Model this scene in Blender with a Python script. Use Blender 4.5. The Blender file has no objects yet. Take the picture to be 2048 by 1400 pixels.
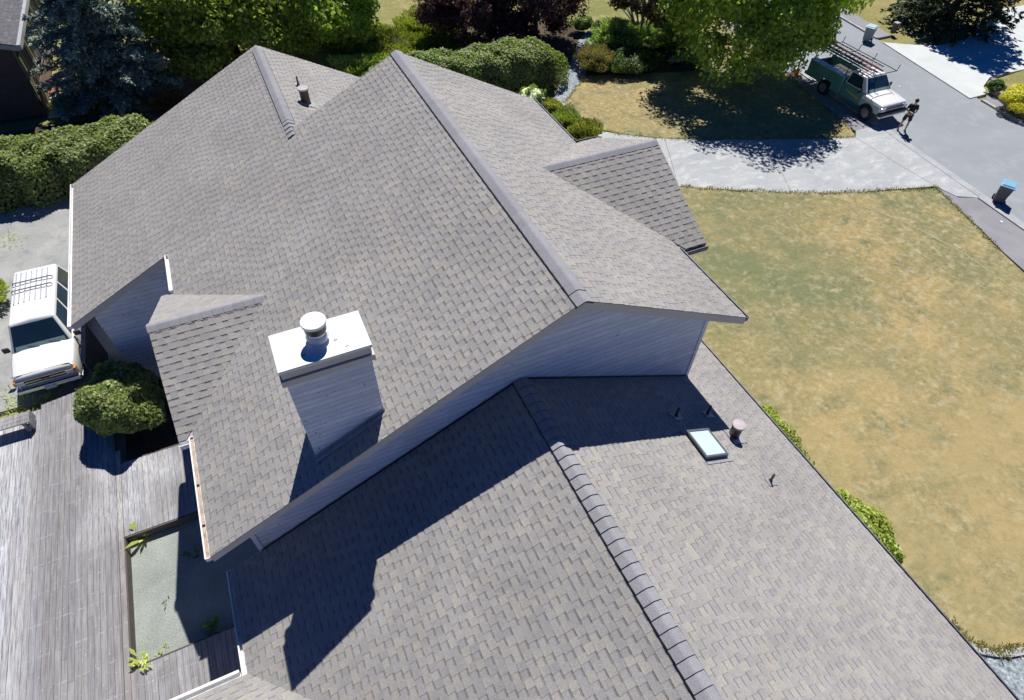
import bpy, math, random
import numpy as np
from mathutils import Vector, Matrix

# ------------------------------------------------------------------ camera, sky, sun
C = bpy.context.scene.collection
S = bpy.context.scene
CAMH = 16.30
YAW, PITCH, ROLL, FPX = -0.4579, 0.8524, 0.0368, 1218.7
def cam_axes():
    cy, sy, cp, sp = math.cos(YAW), math.sin(YAW), math.cos(PITCH), math.sin(PITCH)
    f = np.array([-sy*cp, cy*cp, -sp]); r = np.array([cy, sy, 0.]); u = np.cross(r, f)
    c, s = math.cos(ROLL), math.sin(ROLL)
    return c*r+s*u, -s*r+c*u, f
CR, CU, CF = cam_axes()
cd = bpy.data.cameras.new('camera'); cam = bpy.data.objects.new('camera', cd); C.objects.link(cam)
cd.sensor_fit = 'HORIZONTAL'; cd.sensor_width = 36; cd.lens = FPX/2048*36
cd.clip_start = .1; cd.clip_end = 2000
cam.matrix_world = Matrix([[CR[0], CU[0], -CF[0], 0], [CR[1], CU[1], -CF[1], 0], [CR[2], CU[2], -CF[2], CAMH], [0, 0, 0, 1]])
S.camera = cam
SX, SY = .321, .583                       # horizontal run of the light per metre of fall
elev = math.atan2(1, math.hypot(SX, SY))
w = bpy.data.worlds.new('World'); S.world = w; w.use_nodes = True
nt = w.node_tree; bg = nt.nodes['Background']; sky = nt.nodes.new('ShaderNodeTexSky')
sky.sky_type = 'NISHITA'; sky.sun_disc = False; sky.sun_elevation = elev
sky.sun_rotation = math.atan2(SX, SY); sky.ozone_density = 6; sky.air_density = .55; sky.dust_density = 0; sky.altitude = 800
hs = nt.nodes.new('ShaderNodeHueSaturation'); hs.inputs['Saturation'].default_value = 1.35
nt.links.new(sky.outputs[0], hs.inputs['Color'])
tn_ = nt.nodes.new('ShaderNodeMix'); tn_.data_type = 'RGBA'; tn_.blend_type = 'MULTIPLY'; tn_.inputs[0].default_value = 1; tn_.inputs[7].default_value = (1.05, .86, 1.15, 1)
nt.links.new(hs.outputs[0], tn_.inputs[6]); nt.links.new(tn_.outputs[2], bg.inputs[0]); bg.inputs[1].default_value = .06
sl = bpy.data.lights.new('sun', 'SUN'); sl.energy = 5.0; sl.angle = math.radians(.5); sl.color = (1, .955, .885)
sun = bpy.data.objects.new('sun', sl); C.objects.link(sun)
sun.rotation_euler = Vector((SX, SY, 1)).to_track_quat('Z', 'Y').to_euler(); sun.location = (20, 30, 40)
S.view_settings.view_transform = 'Standard'; S.view_settings.look = 'None'
S.view_settings.exposure = .28; S.view_settings.gamma = 1
S.render.resolution_x = 1024; S.render.resolution_y = 700

rnd = random.Random(7)
def G(px, py, z=0.):                      # where the sight line of a photo pixel meets the height z
    d = CR*(px-1024)/FPX - CU*(py-700)/FPX + CF
    t = (z-CAMH)/d[2]
    return float(d[0]*t), float(d[1]*t), z
def GP(pts, z=0.): return [G(a, b, z)[:2] for a, b in pts]

# ------------------------------------------------------------------ helpers
def tag(o, label=None, cat=None, group=None, kind=None):
    for k, v in (('label', label), ('category', cat), ('group', group), ('kind', kind)):
        if v: o[k] = v
    return o
def empty(name, loc=(0, 0, 0), rz=0, **kw):
    o = bpy.data.objects.new(name, None); C.objects.link(o); o.location = loc; o.rotation_euler = (0, 0, rz)
    o.empty_display_size = .2
    return tag(o, **kw)
def link(name, me, mats, parent=None, smooth=False):
    for m in (mats if isinstance(mats, (list, tuple)) else [mats]): me.materials.append(m)
    o = bpy.data.objects.new(name, me); C.objects.link(o)
    if parent: o.parent = parent
    if smooth: me.polygons.foreach_set('use_smooth', [True]*len(me.polygons))
    return o
class MB:
    def __init__(s): s.v = []; s.f = []; s.c = []; s.m = []
    def add(s, vs, fs, col=(1, 1, 1), mi=0):
        b = len(s.v); s.v += [tuple(p) for p in vs]
        for f in fs: s.f.append(tuple(b+i for i in f)); s.c.append(col); s.m.append(mi)
        return s
    def box(s, x0, x1, y0, y1, z0, z1, col=(1, 1, 1), mi=0, M=None):
        vs = [(x, y, z) for z in (z0, z1) for y in (y0, y1) for x in (x0, x1)]
        if M is not None: vs = [M @ Vector(p) for p in vs]
        return s.add(vs, [(0, 2, 3, 1), (4, 5, 7, 6), (0, 1, 5, 4), (1, 3, 7, 5), (3, 2, 6, 7), (2, 0, 4, 6)], col, mi)
    def tube(s, pts, rs, n=8, col=(1, 1, 1), mi=0, caps=True):
        pts = [Vector(p) for p in pts]
        if not isinstance(rs, (list, tuple)): rs = [rs]*len(pts)
        vs = []; X = None
        for i, p in enumerate(pts):
            d = (pts[min(i+1, len(pts)-1)]-pts[max(i-1, 0)]).normalized()
            if X is None: X = d.orthogonal().normalized()
            X = (X-d*X.dot(d)).normalized(); Y = d.cross(X)
            for k in range(n):
                a = 2*math.pi*k/n; vs.append(p+(X*math.cos(a)+Y*math.sin(a))*rs[i])
        fs = [(i*n+k, i*n+(k+1) % n, (i+1)*n+(k+1) % n, (i+1)*n+k) for i in range(len(pts)-1) for k in range(n)]
        if caps: fs += [tuple(range(n-1, -1, -1)), tuple((len(pts)-1)*n+k for k in range(n))]
        return s.add(vs, fs, col, mi)
    def lathe(s, prof, n=24, c=(0, 0, 0), axis='Z', col=(1, 1, 1), mi=0, caps=True):
        vs = []
        for r, h in prof:
            for k in range(n):
                a = 2*math.pi*k/n; x, y = r*math.cos(a), r*math.sin(a)
                p = (x, y, h) if axis == 'Z' else (h, x, y)
                vs.append((p[0]+c[0], p[1]+c[1], p[2]+c[2]))
        L = len(prof)
        fs = [(i*n+k, i*n+(k+1) % n, (i+1)*n+(k+1) % n, (i+1)*n+k) for i in range(L-1) for k in range(n)]
        if caps: fs += [tuple(range(n-1, -1, -1)), tuple((L-1)*n+k for k in range(n))]
        return s.add(vs, fs, col, mi)
    def prism(s, poly, z0, z1, col=(1, 1, 1), mi=0):
        n = len(poly); vs = [(p[0], p[1], z0) for p in poly]+[(p[0], p[1], z1) for p in poly]
        fs = [tuple(range(n-1, -1, -1)), tuple(range(n, 2*n))]+[(i, (i+1) % n, n+(i+1) % n, n+i) for i in range(n)]
        return s.add(vs, fs, col, mi)
    def build(s, name, mats, parent=None, smooth=False, bevel=0):
        me = bpy.data.meshes.new(name); me.from_pydata(s.v, [], s.f)
        me.polygons.foreach_set('material_index', s.m)
        a = me.color_attributes.new('col', 'FLOAT_COLOR', 'CORNER')
        cols = np.repeat(np.array([list(c)+[1] for c in s.c], dtype=np.float32), [len(f) for f in s.f], axis=0)
        a.data.foreach_set('color', cols.ravel())
        me.update()
        o = link(name, me, mats, parent, smooth)
        if bevel:
            b = o.modifiers.new('bevel', 'BEVEL'); b.width = bevel; b.segments = 2; b.limit_method = 'ANGLE'; b.angle_limit = math.radians(40)
            if bevel > .029 and mats in (M.get('wpaint'), M.get('gpaint'), M.get('chrome')):
                b.segments = 3; me.polygons.foreach_set('use_smooth', [True]*len(me.polygons)); o.modifiers.new('wn', 'WEIGHTED_NORMAL').keep_sharp = False
        return o
def quads(name, V, cols, mat, parent=None, extra=None):
    """V: (n,4,3) leaf quads, cols (n,3)"""
    n = len(V); vs = V.reshape(-1, 3).astype(np.float32)
    me = bpy.data.meshes.new(name)
    me.vertices.add(4*n); me.vertices.foreach_set('co', vs.ravel())
    me.loops.add(4*n); me.loops.foreach_set('vertex_index', np.arange(4*n, dtype=np.int32))
    me.polygons.add(n); me.polygons.foreach_set('loop_start', np.arange(0, 4*n, 4, dtype=np.int32))
    try: me.polygons.foreach_set('loop_total', np.full(n, 4, dtype=np.int32))
    except Exception: pass
    a = me.color_attributes.new('col', 'FLOAT_COLOR', 'CORNER')
    c4 = np.concatenate([np.repeat(cols, 4, axis=0), np.ones((4*n, 1))], axis=1).astype(np.float32)
    a.data.foreach_set('color', c4.ravel())
    me.update(calc_edges=True)
    return link(name, me, mat, parent)

# ------------------------------------------------------------------ materials
def new_mat(name):
    m = bpy.data.materials.new(name); m.use_nodes = True; t = m.node_tree
    return m, t, t.nodes['Principled BSDF']
def N(t, kind, **kw):
    n = t.nodes.new(kind)
    for k, v in kw.items():
        if k in n.inputs: n.inputs[k].default_value = v
        else: setattr(n, k, v)
    return n
def mixc(t, fac, a, b, mode='MIX'):
    n = t.nodes.new('ShaderNodeMix'); n.data_type = 'RGBA'; n.blend_type = mode
    for sock, v in ((0, fac), (6, a), (7, b)):
        if hasattr(v, 'is_linked') or hasattr(v, 'links'): t.links.new(v, n.inputs[sock])
        else: n.inputs[sock].default_value = v if sock == 0 else (*v, 1)
    return n.outputs[2]
def ramp(t, src, p0, p1, c0=0, c1=1):
    n = t.nodes.new('ShaderNodeMapRange'); n.inputs[1].default_value = p0; n.inputs[2].default_value = p1
    n.inputs[3].default_value = c0; n.inputs[4].default_value = c1; t.links.new(src, n.inputs[0]); return n.outputs[0]
def coords(t, scale=(1, 1, 1), rot=(0, 0, 0), world=False):
    if world: o = t.nodes.new('ShaderNodeNewGeometry').outputs['Position']
    else: o = t.nodes.new('ShaderNodeTexCoord').outputs['Object']
    mp = t.nodes.new('ShaderNodeMapping'); mp.inputs['Scale'].default_value = scale; mp.inputs['Rotation'].default_value = rot
    t.links.new(o, mp.inputs[0]); return mp.outputs[0]
def noise(t, co, scale, detail=4, rough=.55, dist=0):
    n = N(t, 'ShaderNodeTexNoise', Scale=scale, Detail=detail, Roughness=rough, Distortion=dist)
    t.links.new(co, n.inputs['Vector']); return n.outputs[0]
def bump(t, b, h, strength=.3, dist=.02):
    n = N(t, 'ShaderNodeBump', Strength=strength, Distance=dist); t.links.new(h, n.inputs['Height']); t.links.new(n.outputs[0], b.inputs['Normal'])
def simple(name, col, rough=.6, metal=0, var=.12, vscale=3, fine=0, fscale=60, spec=.5, coat=0, attr=False, bmp=0):
    m, t, b = new_mat(name)
    co = coords(t)
    c = mixc(t, ramp(t, noise(t, co, vscale, 5), .3, .7), tuple(x*(1-var) for x in col), tuple(min(1, x*(1+var)) for x in col))
    if fine: c = mixc(t, ramp(t, noise(t, co, fscale, 2), .3, .7), c, tuple(min(1, x*(1+fine)) for x in col))
    if attr:
        a = N(t, 'ShaderNodeAttribute', attribute_name='col'); c = mixc(t, 1., c, a.outputs['Color'], 'MULTIPLY')
    t.links.new(c, b.inputs['Base Color'])
    b.inputs['Roughness'].default_value = rough; b.inputs['Metallic'].default_value = metal
    b.inputs['Specular IOR Level'].default_value = spec; b.inputs['Coat Weight'].default_value = coat
    if bmp: bump(t, b, noise(t, co, fscale, 3), bmp, .01)
    return m
def leafmat(name, trans=.42, rough=.5, spec=.3):
    m, t, b = new_mat(name)
    a = N(t, 'ShaderNodeAttribute', attribute_name='col')
    t.links.new(a.outputs['Color'], b.inputs['Base Color']); b.inputs['Roughness'].default_value = rough
    b.inputs['Specular IOR Level'].default_value = spec
    tr = t.nodes.new('ShaderNodeBsdfTranslucent'); mx = t.nodes.new('ShaderNodeMixShader'); mx.inputs[0].default_value = trans
    g = mixc(t, 1., a.outputs['Color'], (1.25, 1.35, .5), 'MULTIPLY'); t.links.new(g, tr.inputs[0])
    t.links.new(b.outputs[0], mx.inputs[1]); t.links.new(tr.outputs[0], mx.inputs[2])
    t.links.new(mx.outputs[0], t.nodes['Material Output'].inputs[0])
    return m
M = {}
def mk_shingle():
    m, t, b = new_mat('shingle'); co = coords(t, world=True)
    a = N(t, 'ShaderNodeAttribute', attribute_name='col')
    g = ramp(t, noise(t, co, 55, 2), .3, .7, .80, 1.2)
    st = ramp(t, noise(t, co, .5, 6, .7), .3, .7, .88, 1.10)
    mm = t.nodes.new('ShaderNodeMath'); mm.operation = 'MULTIPLY'; t.links.new(g, mm.inputs[0]); t.links.new(st, mm.inputs[1])
    cc = t.nodes.new('ShaderNodeCombineColor')
    for i in range(3): t.links.new(mm.outputs[0], cc.inputs[i])
    t.links.new(mixc(t, 1., a.outputs['Color'], cc.outputs[0], 'MULTIPLY'), b.inputs['Base Color'])
    b.inputs['Roughness'].default_value = .9; b.inputs['Specular IOR Level'].default_value = .25
    bump(t, b, noise(t, co, 140, 2), .35, .006)
    return m
M['shingle'] = mk_shingle()
def mk_siding():
    m, t, b = new_mat('siding')
    co = coords(t, (1.2, 1.2, 14), world=True); co2 = coords(t, (1, 1, 1), world=True)
    c = mixc(t, ramp(t, noise(t, co, 2.2, 6, .7), .36, .66), (.60, .64, .74), (.82, .85, .92))
    c = mixc(t, ramp(t, noise(t, co2, .9, 5, .7), .45, .65, 0, .35), c, (.50, .53, .60))
    c = mixc(t, ramp(t, noise(t, co2, 11, 2), .67, .71, 0, .7), c, (.12, .13, .15))
    a = N(t, 'ShaderNodeAttribute', attribute_name='col'); c = mixc(t, 1., c, a.outputs['Color'], 'MULTIPLY')
    t.links.new(c, b.inputs['Base Color']); b.inputs['Roughness'].default_value = .75
    bump(t, b, noise(t, co, 6, 4), .3, .01)
    return m
M['siding'] = mk_siding()
M['trim'] = simple('trim_paint', (.50, .47, .45), .65, var=.1, vscale=2, fine=.15)
M['gutter'] = simple('gutter_white', (.80, .80, .80), .4, var=.08, vscale=2)
M['shade_gutter'] = simple('gutter_white_shaded', (.10, .11, .15), .5, var=.1, vscale=2)  # white gutters of the right eaves, their shaded side painted in as dark grey
M['debris'] = simple('gutter_debris', (.33, .26, .21), .95, var=.5, vscale=7, fine=.5, fscale=40)
M['black'] = simple('black_metal', (.02, .02, .022), .5, var=.2)
M['darkpipe'] = simple('dark_brown_pipe', (.07, .038, .03), .5, var=.3, vscale=5)
M['lead'] = simple('lead_flashing', (.36, .36, .39), .5, metal=.3, var=.15)
M['whitemetal'] = simple('white_metal', (.70, .71, .73), .35, var=.04, vscale=2)
M['cap_metal'] = simple('galvanised_cap', (.40, .36, .38), .6, metal=0, var=.15, vscale=8)
M['skyframe'] = simple('skylight_frame', (.16, .18, .21), .4, metal=.4, var=.1)
M['skyglass'] = simple('skylight_dome', (.55, .65, .69), .12, var=.06, vscale=1, spec=.6)
M['leaf'] = leafmat('leaves'); M['tleaf'] = leafmat('tree_leaves', .6); M['needle'] = leafmat('needles', .15, .6)
M['bark'] = simple('bark', (.10, .075, .055), .9, var=.35, vscale=9, fine=.4, bmp=.5)
M['concrete'] = None
def mk_ground(name, cols, scales, rough=.95, bm=.25, bs=30, rot=0, stretch=(1, 1, 1), spec=.2, det=5, amp=.38):
    m, t, b = new_mat(name); co = coords(t, stretch, (0, 0, rot), world=True)
    c = mixc(t, ramp(t, noise(t, co, scales[0], det, .65, .4), .38, .62), cols[0], cols[1])
    for i in range(2, len(cols)):
        c = mixc(t, ramp(t, noise(t, co, scales[i-1], det, .7, .3), .5, .66, 0, .85), c, cols[i])
    c2 = ramp(t, noise(t, co, bs, det-1, .75), .28, .72, 1-amp, 1+amp)
    cc = t.nodes.new('ShaderNodeCombineColor')
    for i in range(3): t.links.new(c2, cc.inputs[i])
    c = mixc(t, 1., c, cc.outputs[0], 'MULTIPLY')
    t.links.new(c, b.inputs['Base Color']); b.inputs['Roughness'].default_value = rough; b.inputs['Specular IOR Level'].default_value = spec
    bump(t, b, noise(t, co, bs, 4, .7), bm, .03)
    return m
M['lawn'] = mk_ground('dry_lawn', [(.31, .245, .115), (.165, .18, .09), (.40, .305, .145), (.135, .155, .085), (.39, .35, .225)], [.13, .42, .9, 2.4], bs=5, bm=.8, det=8)
def lawn_zones():
    m = M['lawn']; t = m.node_tree; b = t.nodes['Principled BSDF']; src = b.inputs['Base Color'].links[0].from_socket
    co = coords(t, world=True); sp = t.nodes.new('ShaderNodeSeparateXYZ'); t.links.new(co, sp.inputs[0])
    def mul(a, c_):
        n = t.nodes.new('ShaderNodeMath'); n.operation = 'MULTIPLY'; t.links.new(a, n.inputs[0]); t.links.new(c_, n.inputs[1]); return n.outputs[0]
    gold = mul(ramp(t, sp.outputs[1], 10.5, 3.5), ramp(t, noise(t, co, .5, 6, .75), .36, .58, 0, .75))
    c = mixc(t, gold, src, (.37, .29, .14))
    ds = t.nodes.new('ShaderNodeVectorMath'); ds.operation = 'DISTANCE'; t.links.new(co, ds.inputs[0]); ds.inputs[1].default_value = (17, 13.5, 0)
    green = mul(ramp(t, ds.outputs['Value'], 6.5, 2.), ramp(t, noise(t, co, .8, 7, .75), .38, .60, 0, .75))
    c = mixc(t, green, c, (.155, .175, .085)); t.links.new(c, b.inputs['Base Color'])
lawn_zones()
M['lawn2'] = mk_ground('lawn_green', [(.27, .235, .095), (.18, .20, .065), (.36, .29, .15)], [.12, .9], bs=6, bm=.8, det=8)
M['yard'] = mk_ground('yard_soil', [(.16, .15, .06), (.12, .14, .05), (.22, .18, .09)], [.3, 1.6], bs=8, bm=.6)
M['drive'] = mk_ground('driveway_concrete', [(.34, .36, .38), (.40, .42, .435), (.52, .535, .54)], [.5, 1.3], bs=14, bm=.1, stretch=(1, 1.8, 1), amp=.10)
M['drive2'] = mk_ground('weathered_concrete', [(.30, .31, .31), (.37, .37, .36), (.25, .26, .26)], [.6, 1.8], bs=12, bm=.1, amp=.10)
M['asphalt'] = mk_ground('asphalt', [(.26, .285, .31), (.29, .315, .34), (.315, .34, .365)], [.15, .8], bs=50, bm=.15, amp=.10)
M['walk'] = mk_ground('asphalt_walk', [(.23, .23, .255), (.28, .28, .30)], [.5], bs=40, bm=.15, amp=.10)
M['kerb'] = mk_ground('kerb_concrete', [(.33, .34, .36), (.42, .43, .45)], [1.2], bs=20, bm=.1, amp=.10)
M['nbr'] = mk_ground('pale_concrete', [(.50, .54, .55), (.58, .61, .61)], [.4], bs=14, bm=.08, amp=.10)
M['gravel'] = mk_ground('pale_green_gravel', [(.25, .28, .26), (.33, .36, .335)], [.8], bs=28, bm=.6)
M['gravel2'] = mk_ground('blue_gravel', [(.18, .22, .25), (.30, .34, .37), (.42, .46, .48)], [3, 9], bs=11, bm=.9, amp=.75)
M['soil'] = mk_ground('garden_soil', [(.06, .05, .035), (.10, .08, .05)], [1.2], bs=14, bm=.6)
M['tanground'] = mk_ground('tan_ground', [(.36, .27, .17), (.28, .20, .12)], [1.], bs=9, bm=.5)
def mk_deck():
    m, t, b = new_mat('weathered_deck')
    co = coords(t, (9, .55, 1), world=True); co2 = coords(t, (1, 1, 1), world=True)
    a = N(t, 'ShaderNodeAttribute', attribute_name='col')
    c = mixc(t, ramp(t, noise(t, co, 2.6, 6, .65), .35, .66), (.17, .166, .178), (.295, .288, .30))
    worn = ramp(t, noise(t, co2, .28, 4, .55, .5), .50, .66)
    fibre = ramp(t, noise(t, co, 6, 6, .75), .4, .62)
    mm = t.nodes.new('ShaderNodeMath'); mm.operation = 'MULTIPLY'; t.links.new(worn, mm.inputs[0]); t.links.new(fibre, mm.inputs[1])
    xs_ = t.nodes.new('ShaderNodeSeparateXYZ'); t.links.new(co2, xs_.inputs[0])
    band = ramp(t, xs_.outputs[0], -8.1, -9.3); m2_ = t.nodes.new('ShaderNodeMath'); m2_.operation = 'MULTIPLY'; m2_.use_clamp = True
    fb2 = ramp(t, noise(t, coords(t, (10, .45, 1), world=True), 3.2, 7, .75), .42, .56); t.links.new(band, m2_.inputs[0]); t.links.new(fb2, m2_.inputs[1])
    ad = t.nodes.new('ShaderNodeMath'); ad.operation = 'MAXIMUM'; t.links.new(mm.outputs[0], ad.inputs[0]); t.links.new(m2_.outputs[0], ad.inputs[1])
    c = mixc(t, ad.outputs[0], c, (.56, .58, .62))
    spots = ramp(t, noise(t, coords(t, (3, 1.6, 1), world=True), 7, 3, .7), .64, .70, 0, .7)
    c = mixc(t, spots, c, (.55, .56, .58))
    fr = t.nodes.new('ShaderNodeMath'); fr.operation = 'PINGPONG'; fr.inputs[1].default_value = .41; t.links.new(xs_.outputs[1], fr.inputs[0])
    nl = ramp(t, fr.outputs[0], .022, .008); nb_ = ramp(t, noise(t, coords(t, (7, 7, 1), world=True), 1.6, 3, .7), .50, .60); n3 = t.nodes.new('ShaderNodeMath'); n3.operation = 'MULTIPLY'
    t.links.new(nl, n3.inputs[0]); t.links.new(nb_, n3.inputs[1]); c = mixc(t, n3.outputs[0], c, (.36, .36, .385))
    c = mixc(t, 1., c, a.outputs['Color'], 'MULTIPLY')
    t.links.new(c, b.inputs['Base Color']); b.inputs['Roughness'].default_value = .75
    bump(t, b, noise(t, co, 8, 4), .4, .008)
    return m
M['deck'] = mk_deck()
M['beam'] = simple('weathered_beam', (.085, .072, .065), .85, var=.25, vscale=6, fine=.3)

# ------------------------------------------------------------------ lapped courses (shingles, siding)
def clip_poly(poly, f):
    out = []
    for i in range(len(poly)):
        a, b = poly[i], poly[(i+1) % len(poly)]; fa, fb = f(a), f(b)
        if fa >= 0: out.append(a)
        if (fa >= 0) != (fb >= 0):
            s = fa/(fa-fb); out.append((a[0]+(b[0]-a[0])*s, a[1]+(b[1]-a[1])*s))
    return out
def clip_to(poly, piece):
    for i in range(len(piece)):
        a, b = piece[i], piece[(i+1) % len(piece)]
        poly = clip_poly(poly, lambda p: (b[0]-a[0])*(p[1]-a[1])-(b[1]-a[1])*(p[0]-a[0]))
        if len(poly) < 3: return []
    return poly
SH_COLS = [(.306, .296, .293), (.312, .302, .298), (.294, .287, .289), (.324, .311, .297), (.333, .318, .298), (.306, .297, .297), (.284, .277, .281)]
def courses(mb, pieces, V, Nn, org, expo, seed, widths, h_low, h_tab, palette, h0=0., jit=.05):
    V = Vector(V).normalized(); Nn = Vector(Nn).normalized(); U = V.cross(Nn); org = Vector(org)
    P2 = []
    for pc in pieces:
        q = [((Vector(p)-org).dot(U), (Vector(p)-org).dot(V)) for p in pc]
        ar = sum(q[i][0]*q[(i+1) % len(q)][1]-q[(i+1) % len(q)][0]*q[i][1] for i in range(len(q)))
        P2.append(q if ar > 0 else q[::-1])
    us = [p[0] for q in P2 for p in q]; vs = [p[1] for q in P2 for p in q]
    u0, u1, v0, v1 = min(us), max(us), min(vs), max(vs); R = random.Random(seed)
    for r in range(int(math.floor(v0/expo)), int(math.ceil(v1/expo))+1):
        a, b = r*expo, (r+1)*expo; u = u0-R.random()*widths[1]*2; tab = R.random() < .5
        while u < u1:
            wd = R.uniform(*widths); tab = not tab
            if R.random() < .07: wd *= 1.9
            hh = h_tab if tab else 0.
            col = R.choice(palette); k = 1+R.uniform(-jit, jit); col = (col[0]*k, col[1]*k, col[2]*k)
            for q in P2:
                if max(p[1] for p in q) <= a or min(p[1] for p in q) >= b: continue
                if max(p[0] for p in q) <= u or min(p[0] for p in q) >= u+wd: continue
                for (sa, sb, ck) in (((0, .3, (1.06, 1.04, .97)), (.3, 1., (.975, .98, .985))) if tab and expo == .16 else ((0, .76, (1, 1, 1)), (.78, 1., (.70, .69, .69))) if expo == .16 else ((0, 1, (1, 1, 1)),) if expo > .18 else ((0, .15, (.74, .75, .78)), (.15, 1, (1, 1, 1)))):  # gap tops: printed band plus painted shade; siding lower edges: lap shade painted in
                    pl = clip_to([(u, a+sa*expo), (u+wd, a+sa*expo), (u+wd, a+sb*expo), (u, a+sb*expo)], q)
                    if len(pl) < 3: continue
                    n = len(pl); top = []; bot = []
                    for (x, y) in pl:
                        k2 = (y-a)/expo; h = h0+hh+h_low*(1-k2)
                        base = org+U*x+V*y
                        top.append(base+Nn*h); bot.append(base+Nn*(h0-.012))
                    mb.add(top+bot, [tuple(range(n))]+[(i+n, (i+1) % n+n, (i+1) % n, i) for i in range(n)], (col[0]*ck[0], col[1]*ck[1], col[2]*ck[2]))
            u += wd
m1 = .503; a1 = math.atan(m1); m2 = .479
def plane_dirs(dx, dy, pitch):
    c, s = 1/math.sqrt(1+pitch*pitch), pitch/math.sqrt(1+pitch*pitch)
    return (dx*c, dy*c, s), (-dx*s, -dy*s, c)
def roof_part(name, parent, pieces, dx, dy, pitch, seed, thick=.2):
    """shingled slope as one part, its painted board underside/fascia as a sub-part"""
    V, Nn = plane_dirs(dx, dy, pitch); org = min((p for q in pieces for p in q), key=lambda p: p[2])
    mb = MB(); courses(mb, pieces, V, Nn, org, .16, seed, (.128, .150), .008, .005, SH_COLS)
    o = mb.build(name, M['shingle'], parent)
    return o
def slab(parent, outline, thick, name='fascia', mat=None):
    """board deck below a slope: outline in 3D (any simple polygon), extruded straight down"""
    n = len(outline); e = .014
    vs = [(p[0], p[1], p[2]-e) for p in outline]+[(p[0], p[1], p[2]-e-thick) for p in outline]
    mb = MB(); mb.add(vs, [tuple(range(n)), tuple(range(2*n-1, n-1, -1))]+[(i, n+i, n+(i+1) % n, (i+1) % n) for i in range(n)])
    return mb.build(name, mat or M['trim'], parent)
# ------------------------------------------------------------------ the house
xr, zr, y0, y1, xe, xm, yg, xl, y2, x2 = 4.565, 8.80, 6.418, 17.386, 9.027, -2.973, 15.911, -6.13, 23.52, 1.233
yw, x3, z3, x4, x5, xwr, xwl = 6.917, 3.6136, 6.5177, 10.10, -3.055, 8.41, -2.336
Lz = lambda x: zr-m1*(xr-x)
Rz = lambda x: zr-m1*(x-xr)
L3z = lambda x: z3-m2*(x3-x)
R3z = lambda x: z3-m2*(x-x3)
z2 = Lz(x2)
house = empty('house', (3, 10, 0), label='large house with grey shingled gable roofs and blue-grey siding filling the view', cat='house')
_inv = Matrix.Translation((-3, -10, 0))
def hp(o):                                 # keep world coordinates for parts of the house
    o.matrix_parent_inverse = _inv; return o
L = lambda x, y: (x, y, Lz(x)); R_ = lambda x, y: (x, y, Rz(x)); A3 = lambda x, y: (x, y, L3z(x)); B3 = lambda x, y: (x, y, R3z(x))
# main left slope (three convex pieces of one plane)
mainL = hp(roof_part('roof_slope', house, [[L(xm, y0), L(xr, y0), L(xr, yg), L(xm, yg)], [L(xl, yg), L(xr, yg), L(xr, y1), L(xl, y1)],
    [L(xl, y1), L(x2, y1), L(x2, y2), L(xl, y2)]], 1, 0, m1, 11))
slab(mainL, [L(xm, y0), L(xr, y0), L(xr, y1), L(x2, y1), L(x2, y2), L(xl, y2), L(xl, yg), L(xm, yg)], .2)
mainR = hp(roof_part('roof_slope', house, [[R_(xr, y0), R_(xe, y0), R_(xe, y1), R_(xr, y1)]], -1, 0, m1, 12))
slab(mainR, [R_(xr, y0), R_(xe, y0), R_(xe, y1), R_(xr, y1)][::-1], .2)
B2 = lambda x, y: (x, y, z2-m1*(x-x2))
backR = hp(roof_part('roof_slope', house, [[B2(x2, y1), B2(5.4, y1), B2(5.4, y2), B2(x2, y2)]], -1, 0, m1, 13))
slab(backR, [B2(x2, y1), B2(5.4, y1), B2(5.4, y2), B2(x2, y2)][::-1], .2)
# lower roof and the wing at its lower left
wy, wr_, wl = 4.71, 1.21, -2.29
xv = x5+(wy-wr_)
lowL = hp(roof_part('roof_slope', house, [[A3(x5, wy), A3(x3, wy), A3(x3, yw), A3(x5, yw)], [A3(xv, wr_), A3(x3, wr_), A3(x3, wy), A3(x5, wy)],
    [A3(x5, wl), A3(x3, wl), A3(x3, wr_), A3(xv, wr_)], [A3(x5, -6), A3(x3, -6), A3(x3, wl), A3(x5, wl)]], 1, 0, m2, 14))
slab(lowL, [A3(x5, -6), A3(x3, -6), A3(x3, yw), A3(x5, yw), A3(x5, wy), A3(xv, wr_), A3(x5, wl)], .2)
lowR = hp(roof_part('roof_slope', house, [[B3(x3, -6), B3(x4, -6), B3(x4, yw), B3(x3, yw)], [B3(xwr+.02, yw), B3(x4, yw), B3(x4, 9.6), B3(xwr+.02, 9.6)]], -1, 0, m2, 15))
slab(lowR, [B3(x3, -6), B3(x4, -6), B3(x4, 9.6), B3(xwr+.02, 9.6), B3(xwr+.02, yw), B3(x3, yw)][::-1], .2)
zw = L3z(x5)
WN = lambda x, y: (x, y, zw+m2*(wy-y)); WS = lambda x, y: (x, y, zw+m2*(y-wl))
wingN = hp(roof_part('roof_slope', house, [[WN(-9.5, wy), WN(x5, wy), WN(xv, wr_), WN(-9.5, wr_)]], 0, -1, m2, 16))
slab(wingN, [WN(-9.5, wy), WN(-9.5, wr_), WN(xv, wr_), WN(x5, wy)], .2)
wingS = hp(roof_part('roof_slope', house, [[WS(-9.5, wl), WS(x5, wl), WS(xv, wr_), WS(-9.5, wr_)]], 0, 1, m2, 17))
slab(wingS, [WS(-9.5, wl), WS(x5, wl), WS(xv, wr_), WS(-9.5, wr_)], .2)
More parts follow.
